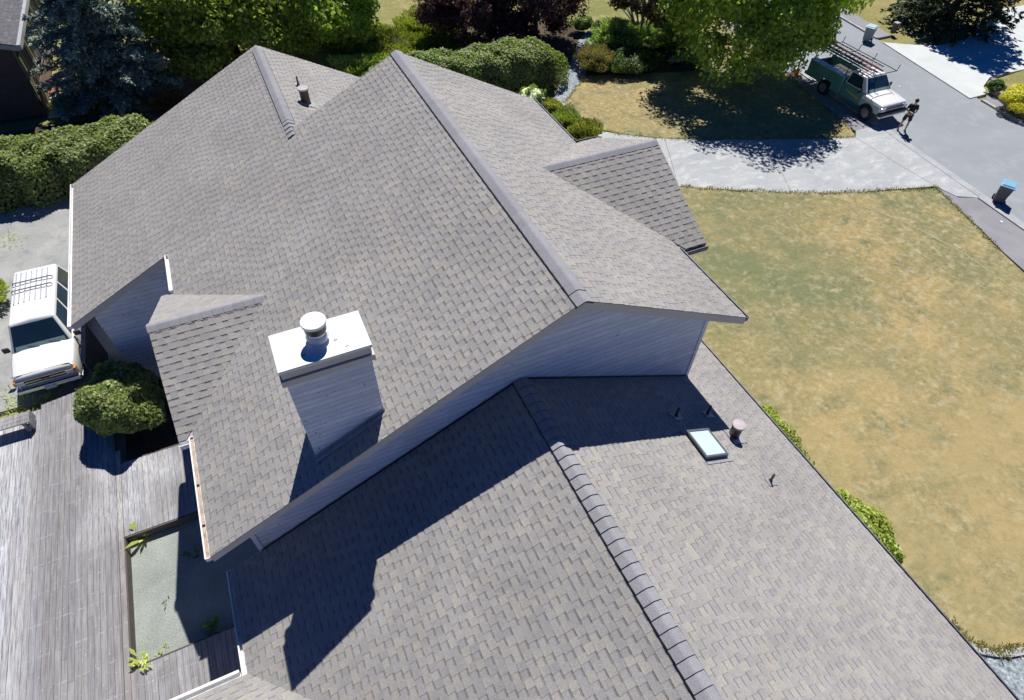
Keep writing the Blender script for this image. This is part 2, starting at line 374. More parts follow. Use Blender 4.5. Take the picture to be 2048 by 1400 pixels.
# dormers
def dormer(px_, py_, pz_, w_, side, seed):
    """gable with its ridge along x; side -1 sticks out to the left, +1 to the right"""
    xi = xr-(zr-pz_)/m1 if side < 0 else xr+(zr-pz_)/m1       # ridge meets the main slope
    ze_ = pz_-m1*w_
    xb = xr-(zr-ze_)/m1 if side < 0 else xr+(zr-ze_)/m1
    d = hp(empty('dormer')); d.parent = house
    res = []
    for sg in (-1, 1):
        pc = [(px_, py_, pz_), (px_, py_+sg*w_, ze_), (xb, py_+sg*w_, ze_), (xi, py_, pz_)]
        V, Nn = plane_dirs(0, -sg, m1)
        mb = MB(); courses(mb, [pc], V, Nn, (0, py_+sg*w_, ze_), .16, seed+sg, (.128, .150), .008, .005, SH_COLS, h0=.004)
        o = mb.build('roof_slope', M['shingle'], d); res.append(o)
    # board deck
    mb = MB(); t_ = .17
    for sg in (-1, 1):
        pc = [(px_, py_, pz_), (px_, py_+sg*w_, ze_), (xb+side*-.3, py_+sg*w_, ze_), (xi+side*-.3, py_, pz_)]
        vs = [(p[0], p[1], p[2]-.012) for p in pc]+[(p[0], p[1], p[2]-.012-t_) for p in pc]
        mb.add(vs, [(0, 1, 2, 3), (7, 6, 5, 4)]+[(i, 4+i, 4+(i+1) % 4, (i+1) % 4) for i in range(4)])
    mb.build('fascia', M['trim'], d)
    # gable front wall
    xf = px_-side*.35; xin = xb-side*.1
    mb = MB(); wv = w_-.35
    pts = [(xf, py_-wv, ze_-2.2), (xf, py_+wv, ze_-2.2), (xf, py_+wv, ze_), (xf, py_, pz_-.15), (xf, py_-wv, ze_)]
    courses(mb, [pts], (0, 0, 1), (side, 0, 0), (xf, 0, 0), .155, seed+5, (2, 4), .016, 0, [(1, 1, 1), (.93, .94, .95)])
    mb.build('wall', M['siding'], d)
    return d, xi
hd1, xi1 = dormer(-3.3, 11.836, zr-2.644, 2.454, -1, 21)
hd2, xi2 = dormer(9.931, 11.874, zr-.981, 2.78, 1, 24)
# ridges
def ridge(parent, axis, fixed, a, b, zc, pitch, facing, vent=.03, wd=.17, step=.22, name='ridge_cap', only=None, h0=.0, lip=.02):
    """axis 0: runs along x, 1: along y. facing: +1 the exposed edges look towards larger coordinate"""
    def P(t, off, z): return (t, fixed+off, z) if axis == 0 else (fixed+off, t, z)
    prof = [(-1, -1), (-.55, -.52), (-.2, -.16), (0, -.07), (.2, -.16), (.55, -.52), (1, -1)]
    zf = zc+h0
    if vent:
        mb = MB(); q = wd*1.09
        cs = [(-q, -q*pitch), (0, 0), (q, -q*pitch)]
        vs = [P(t, o_, zf+z_+vent) for t in (a, b) for o_, z_ in cs]+[P(t, o_, zf+z_-.03) for t in (a, b) for o_, z_ in cs]
        mb.add(vs, [(0, 1, 4, 3), (1, 2, 5, 4), (0, 3, 9, 6), (2, 8, 11, 5), (0, 6, 7, 8, 2, 1), (3, 4, 5, 11, 10, 9)])
        hp(mb.build('ridge_vent', M['black'], parent))
    mb = MB(); R = random.Random(int(abs(fixed)*100)); n = max(1, int(abs(b-a)/step)); st = (b-a)/n
    th = .012
    for i in range(n):
        t0, t1 = a+i*st-.02*(facing < 0), a+(i+1)*st+.02*(facing > 0)
        lo, hi = (.006, lip) if facing > 0 else (lip, .006)
        k = 1+R.uniform(-.05, .05); col = (.275*k, .275*k, .30*k)
        top0 = [P(t0, o_*wd, zf+z_*wd*pitch+vent+lo) for o_, z_ in prof]; top1 = [P(t1, o_*wd, zf+z_*wd*pitch+vent+hi) for o_, z_ in prof]
        bo0 = [(p[0], p[1], p[2]-th) for p in top0]; bo1 = [(p[0], p[1], p[2]-th) for p in top1]
        m = len(prof); fs = []
        for j in range(m-1): fs += [(j, j+1, m+j+1, m+j), (2*m+j, 3*m+j, 3*m+j+1, 2*m+j+1), (j, 2*m+j, 2*m+j+1, j+1), (m+j, m+j+1, 3*m+j+1, 3*m+j)]
        fs += [(0, m, 3*m, 2*m), (m-1, 3*m-1, 4*m-1, 2*m-1)]
        mb.add(top0+top1+bo0+bo1, fs, col)
    return hp(mb.build(name, M['shingle'], parent))
ridge(house, 1, xr, y0+.28, y1-.02, zr, m1, 1)
ridge(house, 1, xr, y0-.02, y0+.28, zr, m1, -1, vent=.014, step=.15)
ridge(house, 1, x2, y1+.55, y2-.35, z2, m1, 1)
ridge(house, 1, x2, y1-.35, y1+.60, z2, m1, -1, vent=0, step=.2, h0=.012, lip=.035)
ridge(house, 1, x3, -6, yw-.01, z3, m2, -1, lip=.032)
for par, px_, py_, pz_, xi_, sd in ((hd1, -3.3, 11.836, zr-2.644, xi1, -1), (hd2, 9.931, 11.874, zr-.981, xi2, 1)):
    a, b = sorted((px_, xi_)); o = ridge(house, 0, py_, a, b-.05, pz_, m1, sd, vent=0, wd=.15, h0=.012)
    o.parent = par; o.matrix_parent_inverse = par.matrix_world.inverted() if False else Matrix.Identity(4)
hd1.matrix_parent_inverse = _inv; hd2.matrix_parent_inverse = _inv
# walls
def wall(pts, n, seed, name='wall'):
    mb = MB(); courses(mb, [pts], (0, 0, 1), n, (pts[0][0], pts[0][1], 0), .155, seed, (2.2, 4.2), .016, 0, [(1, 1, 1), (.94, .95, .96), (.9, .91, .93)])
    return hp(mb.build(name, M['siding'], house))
gy = .16
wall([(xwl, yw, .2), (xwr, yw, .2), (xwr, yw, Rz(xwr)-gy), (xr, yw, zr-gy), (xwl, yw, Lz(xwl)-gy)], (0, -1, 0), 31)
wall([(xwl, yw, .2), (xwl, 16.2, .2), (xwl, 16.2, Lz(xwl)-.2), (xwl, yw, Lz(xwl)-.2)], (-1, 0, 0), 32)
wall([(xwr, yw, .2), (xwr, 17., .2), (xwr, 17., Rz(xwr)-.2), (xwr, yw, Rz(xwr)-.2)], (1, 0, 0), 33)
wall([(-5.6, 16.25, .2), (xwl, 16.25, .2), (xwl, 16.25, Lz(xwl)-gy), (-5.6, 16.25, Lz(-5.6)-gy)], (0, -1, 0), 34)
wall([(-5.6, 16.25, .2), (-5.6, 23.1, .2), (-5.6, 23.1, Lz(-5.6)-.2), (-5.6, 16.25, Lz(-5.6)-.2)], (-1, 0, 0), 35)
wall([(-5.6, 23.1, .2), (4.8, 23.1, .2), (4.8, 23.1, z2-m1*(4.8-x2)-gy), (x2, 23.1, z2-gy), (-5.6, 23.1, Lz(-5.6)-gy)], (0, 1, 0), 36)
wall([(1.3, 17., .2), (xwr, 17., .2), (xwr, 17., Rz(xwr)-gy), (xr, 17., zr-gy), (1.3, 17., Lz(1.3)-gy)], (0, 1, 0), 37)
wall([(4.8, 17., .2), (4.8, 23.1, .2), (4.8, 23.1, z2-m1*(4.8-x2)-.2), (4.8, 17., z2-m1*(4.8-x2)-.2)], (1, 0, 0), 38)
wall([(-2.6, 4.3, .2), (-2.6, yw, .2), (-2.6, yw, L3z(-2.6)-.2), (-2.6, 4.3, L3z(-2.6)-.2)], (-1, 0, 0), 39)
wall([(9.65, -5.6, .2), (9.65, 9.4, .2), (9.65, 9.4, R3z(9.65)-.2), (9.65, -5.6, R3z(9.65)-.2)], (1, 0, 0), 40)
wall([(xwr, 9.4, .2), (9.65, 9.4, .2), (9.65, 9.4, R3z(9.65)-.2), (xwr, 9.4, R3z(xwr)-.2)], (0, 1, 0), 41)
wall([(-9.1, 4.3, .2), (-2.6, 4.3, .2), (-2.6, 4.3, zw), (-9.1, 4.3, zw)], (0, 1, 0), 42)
mb = MB(); mb.box(-5.55, -2.4, 16.3, 23.05, 0, 3.); mb.box(-2.3, 8.35, 7., 16.9, 0, 4.9); mb.box(-2.5, 9.6, -5.5, 6.9, 0, 3.1)
hp(mb.build('foundation', M['kerb'], house))
mb = MB(); mb.box(xwr-.06, xwr+.035, yw-.03, yw+.07, R3z(xwr)-.2, Rz(xwr)-.2); hp(mb.build('corner_trim', M['siding'], house))
mb = MB(); mb.box(xwl-.035, xwl+.06, yw-.03, yw+.07, .2, Lz(xwl)-.2); hp(mb.build('corner_trim', M['siding'], house))
# gutters
def gutter(x, ya, yb, z, side, mat='gutter'):
    mb = MB(); o = side; w_ = .10 if mat == 'gutter' else .075
    for a_, b_, za, zb in ((.004, .016, -.12, -.006), (w_-.012, w_, -.12, -.005), (w_-.02, w_+.008, -.013, -.002), (.005, w_-.002, -.125, -.112)):
        xs = sorted((x+o*a_, x+o*b_)); mb.box(xs[0], xs[1], ya, yb, z+za, z+zb)
    xs = sorted((x+o*.005, x+o*w_))
    for e in (ya, yb): mb.box(xs[0], xs[1], e-.006, e+.006, z-.12, z-.006)
    return hp(mb.build('gutter', M[mat], house))
def debris(g, x, ya, yb, z, side, mat):
    mb = MB(); xs = sorted((x+side*.018, x+side*.085)); mb.box(xs[0], xs[1], ya+.01, yb-.01, z-.118, z-.05)
    o = mb.build('gutter_debris', mat, g); return o
gutter(xl, yg, y2, Lz(xl), -1)
g = gutter(xm, y0, 9.35, Lz(xm), -1); debris(g, xm, y0, 9.35, Lz(xm), -1, M['debris'])
for yy in (7.15, 8.1):
    mb = MB(); mb.box(xm-.09, xm-.005, yy-.006, yy+.006, Lz(xm)-.04, Lz(xm)-.01); mb.build('gutter_strap', M['darkpipe'], g)
gutter(xm, 14.35, yg, Lz(xm), -1)
gutter(x5, wy, yw, zw, -1)
gutter(xe, y0, 9.05, Rz(xe), 1, 'shade_gutter'); gutter(xe, 14.7, y1, Rz(xe), 1, 'shade_gutter'); gutter(x4, -6, 9.6, R3z(x4), 1, 'shade_gutter')
mb = MB()
for ya, yb, za, zb in ((wy+.004, wy+.018, zw-.13, zw-.005), (wy+.115, wy+.132, zw-.13, zw-.005), (wy+.10, wy+.15, zw-.014, zw-.002), (wy+.005, wy+.13, zw-.135, zw-.12)):
    mb.box(-9.5, x5-.15, ya, yb, za, zb)
hp(mb.build('gutter', M['gutter'], house))
for dx_, dy_, dz_, sg in ((-3.3, 11.836, zr-2.644, -1),):
    ze_ = dz_-m1*2.454; mb = MB(); yy = dy_-2.454
    for ya, yb, za, zb in ((yy-.018, yy-.004, ze_-.13, ze_-.005), (yy-.132, yy-.115, ze_-.13, ze_-.002), (yy-.13, yy-.005, ze_-.135, ze_-.12)): mb.box(-3.3, -2.99, ya, yb, za, zb)
    hp(mb.build('gutter', M['gutter'], house))
dz_ = zr-.981-m1*2.78
for yy, s_ in ((11.874-2.78, -1), (11.874+2.78, 1)):
    mb = MB()
    for a_, b_, za, zb in ((.004, .018, dz_-.13, dz_-.005), (.115, .132, dz_-.13, dz_-.002), (.005, .13, dz_-.135, dz_-.12)):
        q = sorted((yy+s_*a_, yy+s_*b_)); mb.box(9.2, 9.93, q[0], q[1], za, zb)
    hp(mb.build('gutter', M['shade_gutter'], house))
# narrow side fence by the garage, seen end-on under the eave
fn = empty('fence_panel', (-6.6, 17.15, 0), label='short brown side fence between the white car and the round shrub', cat='fence')
mb = MB()
for k in range(9): mb.box(-.02, .02, -.95+k*.215, -.95+k*.215+.2, .05, 1.7)
mb.build('pickets', M['beam'], fn)
mb = MB(); mb.box(-.055, .055, -.97, .98, 1.7, 1.74); mb.build('top_rail', simple('brown_rail', (.36, .26, .19), .7), fn)
# flashing along the gable wall foot
for xa, xb_, f in ((xwl, x3-.15, L3z), (x3+.15, xwr, R3z)):
    mb = MB()
    mb.add([(xa, yw-.055, f(xa)+.024), (xb_, yw-.055, f(xb_)+.024), (xb_, yw-.022, f(xb_)+.045), (xa, yw-.022, f(xa)+.045)], [(0, 1, 2, 3)])
    hp(mb.build('flashing', M['black'], house))
# valley creases (dark open seam strips)
# chimney
c0, c1, d0, d1, zc = -.664, .845, 6.903, 7.762, zr-.014
ch = hp(empty('chimney')); ch.parent = house
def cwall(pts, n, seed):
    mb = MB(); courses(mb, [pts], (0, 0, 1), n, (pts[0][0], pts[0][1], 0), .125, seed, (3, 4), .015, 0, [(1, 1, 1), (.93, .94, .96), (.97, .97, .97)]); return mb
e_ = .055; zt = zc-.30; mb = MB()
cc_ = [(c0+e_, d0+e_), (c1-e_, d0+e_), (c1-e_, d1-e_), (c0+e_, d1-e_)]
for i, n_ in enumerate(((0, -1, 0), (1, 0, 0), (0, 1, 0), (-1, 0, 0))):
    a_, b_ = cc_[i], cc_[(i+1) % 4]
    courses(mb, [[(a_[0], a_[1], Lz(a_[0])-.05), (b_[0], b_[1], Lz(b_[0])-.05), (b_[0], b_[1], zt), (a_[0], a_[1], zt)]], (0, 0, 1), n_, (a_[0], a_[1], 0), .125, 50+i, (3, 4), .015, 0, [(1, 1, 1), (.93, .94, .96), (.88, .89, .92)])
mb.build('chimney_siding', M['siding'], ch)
mb = MB(); mb.box(c0+.02, c1-.02, d0+.02, d1-.02, zc-.21, zc-.02); mb.box(c0-.015, c1+.015, d0-.015, d1+.015, zc-.36, zc-.225)
mb.build('chimney_trim', M['trim'], ch, bevel=.008)
mb = MB(); mb.box(c0, c1, d0, d1, zc-.018, zc+.012); mb.box(c0, c1, d0-.003, d0+.004, zc-.05, zc+.0); mb.build('chimney_cap', M['whitemetal'], ch, bevel=.006)
fl = MB(); fx, fy = .08, 7.36
fl.lathe([(.15, zc+.0), (.15, zc+.30)], 28, (fx, fy, 0)); fl.lathe([(.19, zc+.12), (.16, zc+.17), (.15, zc+.17)], 28, (fx, fy, 0))
flo = fl.build('flue', M['whitemetal'], ch, smooth=False)
f2 = MB(); f2.lathe([(.175, zc+.25), (.188, zc+.40), (.17, zc+.40)], 28, (fx, fy, 0)); f2.build('flue_band', M['black'], ch)
f3 = MB(); f3.lathe([(.195, zc+.40), (.205, zc+.405), (.205, zc+.45), (.198, zc+.458), (.01, zc+.462)], 32, (fx, fy, 0)); f3.build('flue_cap', M['whitemetal'], ch)
for a_, b_ in ((-.22, 7.12), (.33, 7.25), (.47, 7.05)):
    mb = MB(); mb.box(a_-.03, a_+.03, b_-.02, b_+.02, zc+.012, zc+.022); mb.build('cap_fixing', M['lead'], ch)
ch.matrix_parent_inverse = _inv
mb = MB(); xa_, xb2 = c0+e_-.03, c1-e_+.03
mb.add([(xa_, d0+e_-.022, Lz(xa_)+.015), (xb2, d0+e_-.022, Lz(xb2)+.015), (xb2, d0+e_-.022, Lz(xb2)+.08), (xa_, d0+e_-.022, Lz(xa_)+.08), (xa_, d0+e_-.14, Lz(xa_)+.022), (xb2, d0+e_-.14, Lz(xb2)+.022)], [(0, 1, 2, 3), (4, 5, 1, 0)])
mb.add([(c1-e_+.022, d0+e_-.02, Lz(c1)+.0), (c1-e_+.022, d1-e_, Lz(c1)+.0), (c1-e_+.022, d1-e_, Lz(c1)+.07), (c1-e_+.022, d0+e_-.02, Lz(c1)+.07)], [(0, 1, 2, 3)])
hp(mb.build('flashing', M['lead'], house))
# vents
def vent_pipe(x, y, z, h, pitch, side, r=.028, lit=False):
    """thin plumbing pipe with a lead boot"""
    o = hp(empty('vent_pipe')); o.parent = house
    mb = MB(); mb.lathe([(r, z-.05), (r, z+h), (r*.7, z+h), (r*.7, z+h-.03)], 12, (x, y, 0)); mb.lathe([(r*2.1, z+.0), (r*1.5, z+.05), (r*1.05, z+.10)], 12, (x, y, 0))
    mb.build('pipe', M['darkpipe'], o)
    f = MB(); k = pitch*side; w_ = .13
    f.add([(x+dx, y+dy, z+k*dx+.028+(.0)) for dx, dy in ((-w_, -w_), (w_, -w_), (w_, w_*.6), (-w_, w_*.6))], [(0, 1, 2, 3)]); f.build('flashing', M['lead'], o)
    return o
vent_pipe(7.02, 5.63, R3z(7.02), .30, m2, -1); vent_pipe(8.06, 5.62, R3z(8.06), .32, m2, -1)
vent_pipe(8.32, 3.61, R3z(8.32), .28, m2, -1); vent_pipe(2.07, 20.9, z2-m1*(2.07-x2), .30, m1, -1)
def roof_vent(x, y, z, h, r, pitch, w_=.26):
    o = hp(empty('roof_vent')); o.parent = house
    mb = MB(); mb.lathe([(r*1.12, z-.08), (r, z+.12), (r, z+h)], 24, (x, y, 0)); mb.build('pipe', M['darkpipe'], o, smooth=False)
    mb = MB(); mb.lathe([(r*1.24, z+h-.01), (r*1.26, z+h+.03), (r*1.2, z+h+.04), (.01, z+h+.042)], 24, (x, y, 0)); mb.build('vent_cap', M['cap_metal'], o)
    f = MB(); f.add([(x+dx, y+dy, z-pitch*dx+.026) for dx, dy in ((-w_*.8, -w_), (w_, -w_), (w_, w_*.7), (-w_*.8, w_*.7))], [(0, 1, 2, 3)]); f.build('flashing', M['lead'], o)
    return o
roof_vent(8.35, 4.93, R3z(8.35), .42, .125, m2); roof_vent(2.05, 19.64, z2-m1*(2.05-x2), .44, .14, m1)
# skylight
sk = hp(empty('skylight')); sk.parent = house
def onr(u, v, h):   # u: down-slope metres from x=6.92, v: along y from 4.36
    x = 6.90+u/math.sqrt(1+m2*m2); return (x-.0+h*.43*0, 4.37+v, R3z(x)+h)
def skbox(mb, u0, u1, v0, v1, h0, h1):
    vs = [onr(u, v, h) for h in (h0, h1) for v in (v0, v1) for u in (u0, u1)]
    mb.add(vs, [(0, 2, 3, 1), (4, 5, 7, 6), (0, 1, 5, 4), (1, 3, 7, 5), (3, 2, 6, 7), (2, 0, 4, 6)])
LU, LV = .78, .76
mb = MB(); t_ = .05
for (a_, b_, c_, d_) in ((0, t_, 0, LV), (LU-t_, LU, 0, LV), (t_, LU-t_, 0, t_), (t_, LU-t_, LV-t_, LV)): skbox(mb, a_, b_, c_, d_, 0, .135)
mb.build('frame', M['skyframe'], sk, bevel=.006)
mb = MB(); skbox(mb, t_, LU-t_, t_, LV-t_, .06, .115); mb.build('glass', M['skyglass'], sk)
mb = MB(); skbox(mb, -.03, LU+.10, -.12, LV+.03, .018, .026); mb.build('flashing', M['lead'], sk)
for o_ in house.children:
    if o_.type == 'EMPTY': o_.matrix_parent_inverse = _inv

# ------------------------------------------------------------------ ground, roads, paths
def slabg(name, poly, top, mat, bottom=-.16):
    mb = MB(); mb.prism(poly, bottom, top); return tag(mb.build(name, mat), kind='structure')
mb = MB(); mb.add([(-400, -300, -.15), (400, -300, -.15), (400, 700, -.15), (-400, 700, -.15)], [(0, 1, 2, 3)])
tag(mb.build('ground', M['lawn2']), kind='structure')
xn = lambda y: 30.15+.093*(y-9.9)
xf = lambda y: 38.85+.11*(y-16.5)
slabg('road', [(xn(-40), -40), (xf(-40), -40), (xf(150), 150), (xn(150), 150)], -.06, M['asphalt'], -.14)
lawn_e = [(27.0, 7.0), (27.8, 9.6), (28.3, 11.1), (29.15, 14.2)]
drv_top = GP([(1180, 258), (1240, 268), (1315, 276), (1400, 279), (1500, 278), (1620, 277), (1712, 274)])
drv_bot = GP([(1880, 376), (1800, 379), (1730, 383), (1660, 385), (1600, 385), (1530, 383), (1450, 379), (1360, 372)])
slabg('driveway', [(8.7, 25.6)]+drv_top+[(29.6, 19.6), (xn(19.6), 19.6), (xn(12.7), 12.7), (29.5, 13.2)]+drv_bot+[(8.7, 19.)][::1], -.01, M['drive'])
slabg('lawn', drv_bot[::-1][0:8][::-1][::-1]+[(29.15, 14.2), (28.3, 11.1), (27.8, 9.6), (26.0, 3.0), (24, -3), (22, -8)]+GP([(2250, 1240), (2130, 1285), (2048, 1301), (2020, 1305), (1990, 1305), (1965, 1300), (1940, 1288), (1915, 1270), (1880, 1240)])+[(8.7, 2), (8.7, 18.9)], .0, M['lawn'])
slabg('walkway', [(29.5, 13.1), (xn(12.7), 12.7), (xn(-20), -20), (23, -20), (24.3, -4), (26.4, 3.1), (27.9, 9.6), (28.4, 11.1), (29.2, 14.2)], -.018, M['walk'])
isl = GP([(1169, 153), (1150, 178), (1126, 210), (1140, 226), (1160, 242), (1181, 254)])
slabg('lawn', isl+[(p[0], p[1]+.04) for p in drv_top[1:]]+GP([(1700, 255), (1665, 228), (1640, 207), (1600, 172), (1575, 150)])+[(31.2, 30), (32, 36), (27, 34), (22, 31.6)], .0, M['lawn'])
slabg('walkway', [(29.6, 19.6)]+GP([(1700, 255), (1665, 228), (1640, 207), (1600, 172), (1575, 150)])+[(31.3, 30), (35, 60), (xn(60), 60), (xn(19.6), 19.6)], -.018, M['walk'])
def strip(name, pts, wd, z0, z1, mat):
    mb = MB(); L_ = []; Rr = []
    for i, p in enumerate(pts):
        a = Vector(pts[max(i-1, 0)]).to_2d(); b = Vector(pts[min(i+1, len(pts)-1)]).to_2d(); d = (b-a).normalized(); n = Vector((-d.y, d.x))*wd/2
        L_.append((p[0]+n.x, p[1]+n.y)); Rr.append((p[0]-n.x, p[1]-n.y))
    for i in range(len(pts)-1):
        mb.prism([Rr[i], Rr[i+1], L_[i+1], L_[i]], z0, z1)
    return tag(mb.build(name, mat), kind='structure')
strip('kerb', [(xn(y), y) for y in (-20, 0, 12.7)], .2, -.15, .03, M['kerb'])
strip('kerb', [(xn(y), y) for y in (19.7, 40, 100)], .2, -.15, .03, M['kerb'])
strip('gutter_pan', [(xn(y)+.32, y) for y in (-20, 0, 15, 40, 100)], .4, -.15, -.05, M['kerb'])
strip('kerb', [(xf(y), y) for y in (-20, 5, 19.4)], .18, -.15, .03, M['kerb'])
strip('kerb', [(xf(y), y) for y in (28.2, 60, 100)], .18, -.15, .03, M['kerb'])
strip('lawn_edging', GP([(1126, 208), (1140, 225), (1160, 241), (1181, 253)]), .14, -.1, .05, M['kerb'])
strip('lawn_edging', GP([(2250, 1238), (2130, 1284), (2048, 1302), (2020, 1307), (1990, 1307), (1962, 1302), (1938, 1290), (1912, 1272), (1878, 1240)]), .17, -.1, .035, M['kerb'])
slabg('gravel', [(8.7, -12), (26, -12), (24, -6)]+GP([(2250, 1244), (2130, 1289), (2048, 1306), (2020, 1311), (1990, 1311), (1962, 1306), (1938, 1294), (1912, 1276), (1878, 1244)])+[(8.7, 1.)], -.03, M['gravel2'])
slabg('path', GP([(1196, 48), (1176, 60), (1158, 78), (1152, 100), (1140, 130), (1120, 165), (1105, 200), (1110, 230), (1140, 255), (1179, 259), (1181, 254), (1160, 242), (1140, 226), (1126, 210), (1150, 178), (1172, 150), (1178, 120), (1185, 85), (1200, 62)]), -.02, M['gravel2'])
slabg('driveway', GP([(1766, 84), (1940, 196), (1974, 187), (1967, 172), (1980, 154), (2048, 138)])+[(70, 22), (70, 36)]+GP([(2048, 10), (1990, 20), (1958, 42), (1951, 64), (1929, 80), (1873, 91), (1812, 88)]), -.01, M['nbr'])
slabg('walkway', [(xf(28.2)+.1, 28.2), (xf(60)+.1, 60), (xf(60)+1.5, 60), (xf(28.2)+1.3, 28.2)], -.01, M['walk'])
slabg('walkway', [(xf(-10)+.1, -10), (xf(19.3)+.1, 19.3), (xf(19.3)+1.1, 19.9), (xf(-10)+1.6, -10)], -.01, M['walk'])
slabg('garden_bed', GP([(800, 175), (1120, 175), (1165, 120), (1176, 72), (1160, 45), (1080, 30), (860, 40), (760, 100)]), -.05, M['soil'])
slabg('garden_bed', GP([(1170, 152), (1400, 142), (1420, 110), (1400, 60), (1200, 50), (1186, 90)]), .012, M['soil'])
slabg('garden_bed', [(9.0, 19.2), (12.0, 21.2), (16.3, 24.7), (15.5, 27), (14, 30), (9, 31)], -.004, M['soil'])
slabg('side_driveway', [(-16, 16.9), (-5.7, 16.9), (-5.7, 29.4), (-16, 30.2)], -.02, M['drive2'])
slabg('garden_bed', [(-16, 28.9), (-3, 28.9), (0, 33), (-3, 35.5), (-16, 36)], .012, M['soil'])
slabg('tan_ground', [(-4.6, 34.5), (2, 34.5), (4, 39), (-2, 40), (-4.8, 37.5)], -.04, M['tanground'])
slabg('patio_slab', GP([(95, 232), (122, 228), (128, 190), (112, 180), (88, 205)]), -.03, simple('cream_slab', (.55, .52, .40), .9))
slabg('red_soil', GP([(88, 200), (112, 178), (120, 160), (100, 150), (80, 175)]), -.04, simple('red_brown_soil', (.22, .09, .06), .95, var=.3))
slabg('backyard_gravel', [(-14, -8), (-2.3, -8), (-2.3, 16.6), (-14, 16.6)], -.0, M['gravel'])
slabg('soil_patch', [(-6.2, 13.15), (-2.35, 13.15), (-2.35, 16.3), (-6.2, 16.3)], .01, M['soil'])

# ------------------------------------------------------------------ deck
DZ = .30
deck = empty('deck', (-8, 8, 0), label='large weathered silver-grey wooden deck with worn white streaks beside the house', cat='deck')
def boards(name, x0, x1, fy0, fy1, seed, par):
    mb = MB(); R = random.Random(seed); x = x0
    while x < x1-.01:
        xb = min(x+.142, x1); ya, yb = fy0(x), fy1(x); y = ya
        while y < yb:
            ye = min(y+(R.uniform(1, 4.8) if y == ya else 4.8), yb); k = R.uniform(.88, 1.10); t = R.uniform(-.02, .02)
            mb.box(x, xb-.008, y, ye-.005, DZ-.035, DZ+R.uniform(-.002, .002), (k*(1+t), k, k*(1-t)))
            y = ye
        x = xb
    o = mb.build(name, M['deck'], par); o.matrix_parent_inverse = Matrix.Translation((8, -8, 0)); return o
def dp(o): o.parent = deck; o.matrix_parent_inverse = Matrix.Translation((8, -8, 0)); return o
boards('deck_boards', -13.4, -6.40, lambda x: -5, lambda x: 16.45+(x+8.)*.16 if x > -8.5 else 16.2, 3, deck)
boards('deck_boards', -6.25, -2.45, lambda x: 10.62, lambda x: 13.1, 4, deck)
boards('deck_boards', -6.25, -2.75, lambda x: -5, lambda x: 7.02, 5, deck)
mb = MB(); mb.box(-6.39, -6.26, -5, 13.6, DZ-.03, DZ+.006, (1.05, 1, .95)); dp(mb.build('edge_board', M['deck']))
for q_ in ((-6.255, -6.225, 7.06, 10.56, .0, DZ-.004), (-6.22, -2.45, 10.56, 10.60, 0, DZ+.004), (-6.22, -2.75, 7.03, 7.06, 0, DZ-.004), (-6.3, -2.45, 13.11, 13.15, 0, DZ-.004)):
    mb = MB(); mb.box(*q_); dp(mb.build('rim_joist', M['beam']))
# box bench on the deck
bn = empty('deck_bench', (-9.3, 15.6, DZ), label='low weathered grey plank bench on the deck, in front of the white car', cat='bench')
def bp(mb, name): o = mb.build(name, M['deck'], bn); return o
mb = MB()
for i in range(3): mb.box(-2.2, .75, -.22+i*.155, -.075+i*.155, .40, .435, (.62+.06*i, .60+.06*i, .60+.06*i))
bp(mb, 'seat')
mb = MB(); mb.box(.752, .79, -.24, .26, .10, .45, (.8, .8, .8)); bp(mb, 'end_board')
for x_ in (-1.6, .62):
    for y_ in (-.18, .2):
        mb = MB(); mb.box(x_-.045, x_+.045, y_-.045, y_+.045, 0, .4, (.8, .78, .76)); bp(mb, 'leg')

# ------------------------------------------------------------------ vegetation
def rs(seed): return np.random.RandomState(seed)
def unit(v): return v/np.maximum(np.linalg.norm(v, axis=1, keepdims=True), 1e-6)
def leaf_quads(P, Nn, size, R, aspect=.55, droop=0.):
    """diamond shaped leaves centred on P, facing Nn"""
    n = len(P); a = unit(np.cross(Nn, R.normal(size=(n, 3)))); b = np.cross(Nn, a)
    s = size*(.6+.8*R.rand(n, 1)) if np.isscalar(size) else size.reshape(-1, 1)*(.6+.8*R.rand(n, 1))
    fold = Nn*s*.18
    V = np.stack([P-a*s*.5, P-b*s*aspect*.5+fold, P+a*s*.5, P+b*s*aspect*.5+fold], axis=1)
    return V
def leafcols(n, R, cols, grp=None, jit=.22):
    cols = np.array(cols); k = R.randint(0, len(cols), n) if grp is None else grp % len(cols)
    c = cols[k]*(1+R.uniform(-jit, jit, (n, 1))); return np.clip(c*np.array([2.2, 2.15, 2.1]), 0, 1)
def clumps(center, rad, n, R, lo=.35, flat=-.75):
    d = unit(R.normal(size=(n*3, 3))); d = d[d[:, 2] > flat][:n]
    r = (lo+(1-lo)*R.rand(len(d), 1)**.6)
    return np.array(center)+d*r*np.array(rad)
def crown_quads(center, rad, ncl, clr, nleaf, size, cols, R, flat=-.75, lo=.35, aspect=.6):
    c = clumps(center, rad, ncl, R, lo, flat); k = R.randint(0, len(c), nleaf)
    rr = clr*(.65+.7*R.rand(len(c)))
    d = unit(R.normal(size=(nleaf, 3))+np.array([0, 0, .35])); q = R.rand(nleaf, 1)**.45
    P = c[k]+d*q*rr[k][:, None]*np.array([1, 1, .72])
    out = unit(P-np.array(center)); Nn = unit(d*.5+out*.5+np.array([0, 0, .5])+R.normal(size=(nleaf, 3))*.55)
    V = leaf_quads(P, Nn, size, R, aspect)
    col = leafcols(nleaf, R, cols)*(.85+.3*(R.rand(len(c))[k]))[:, None]
    return V, col, c
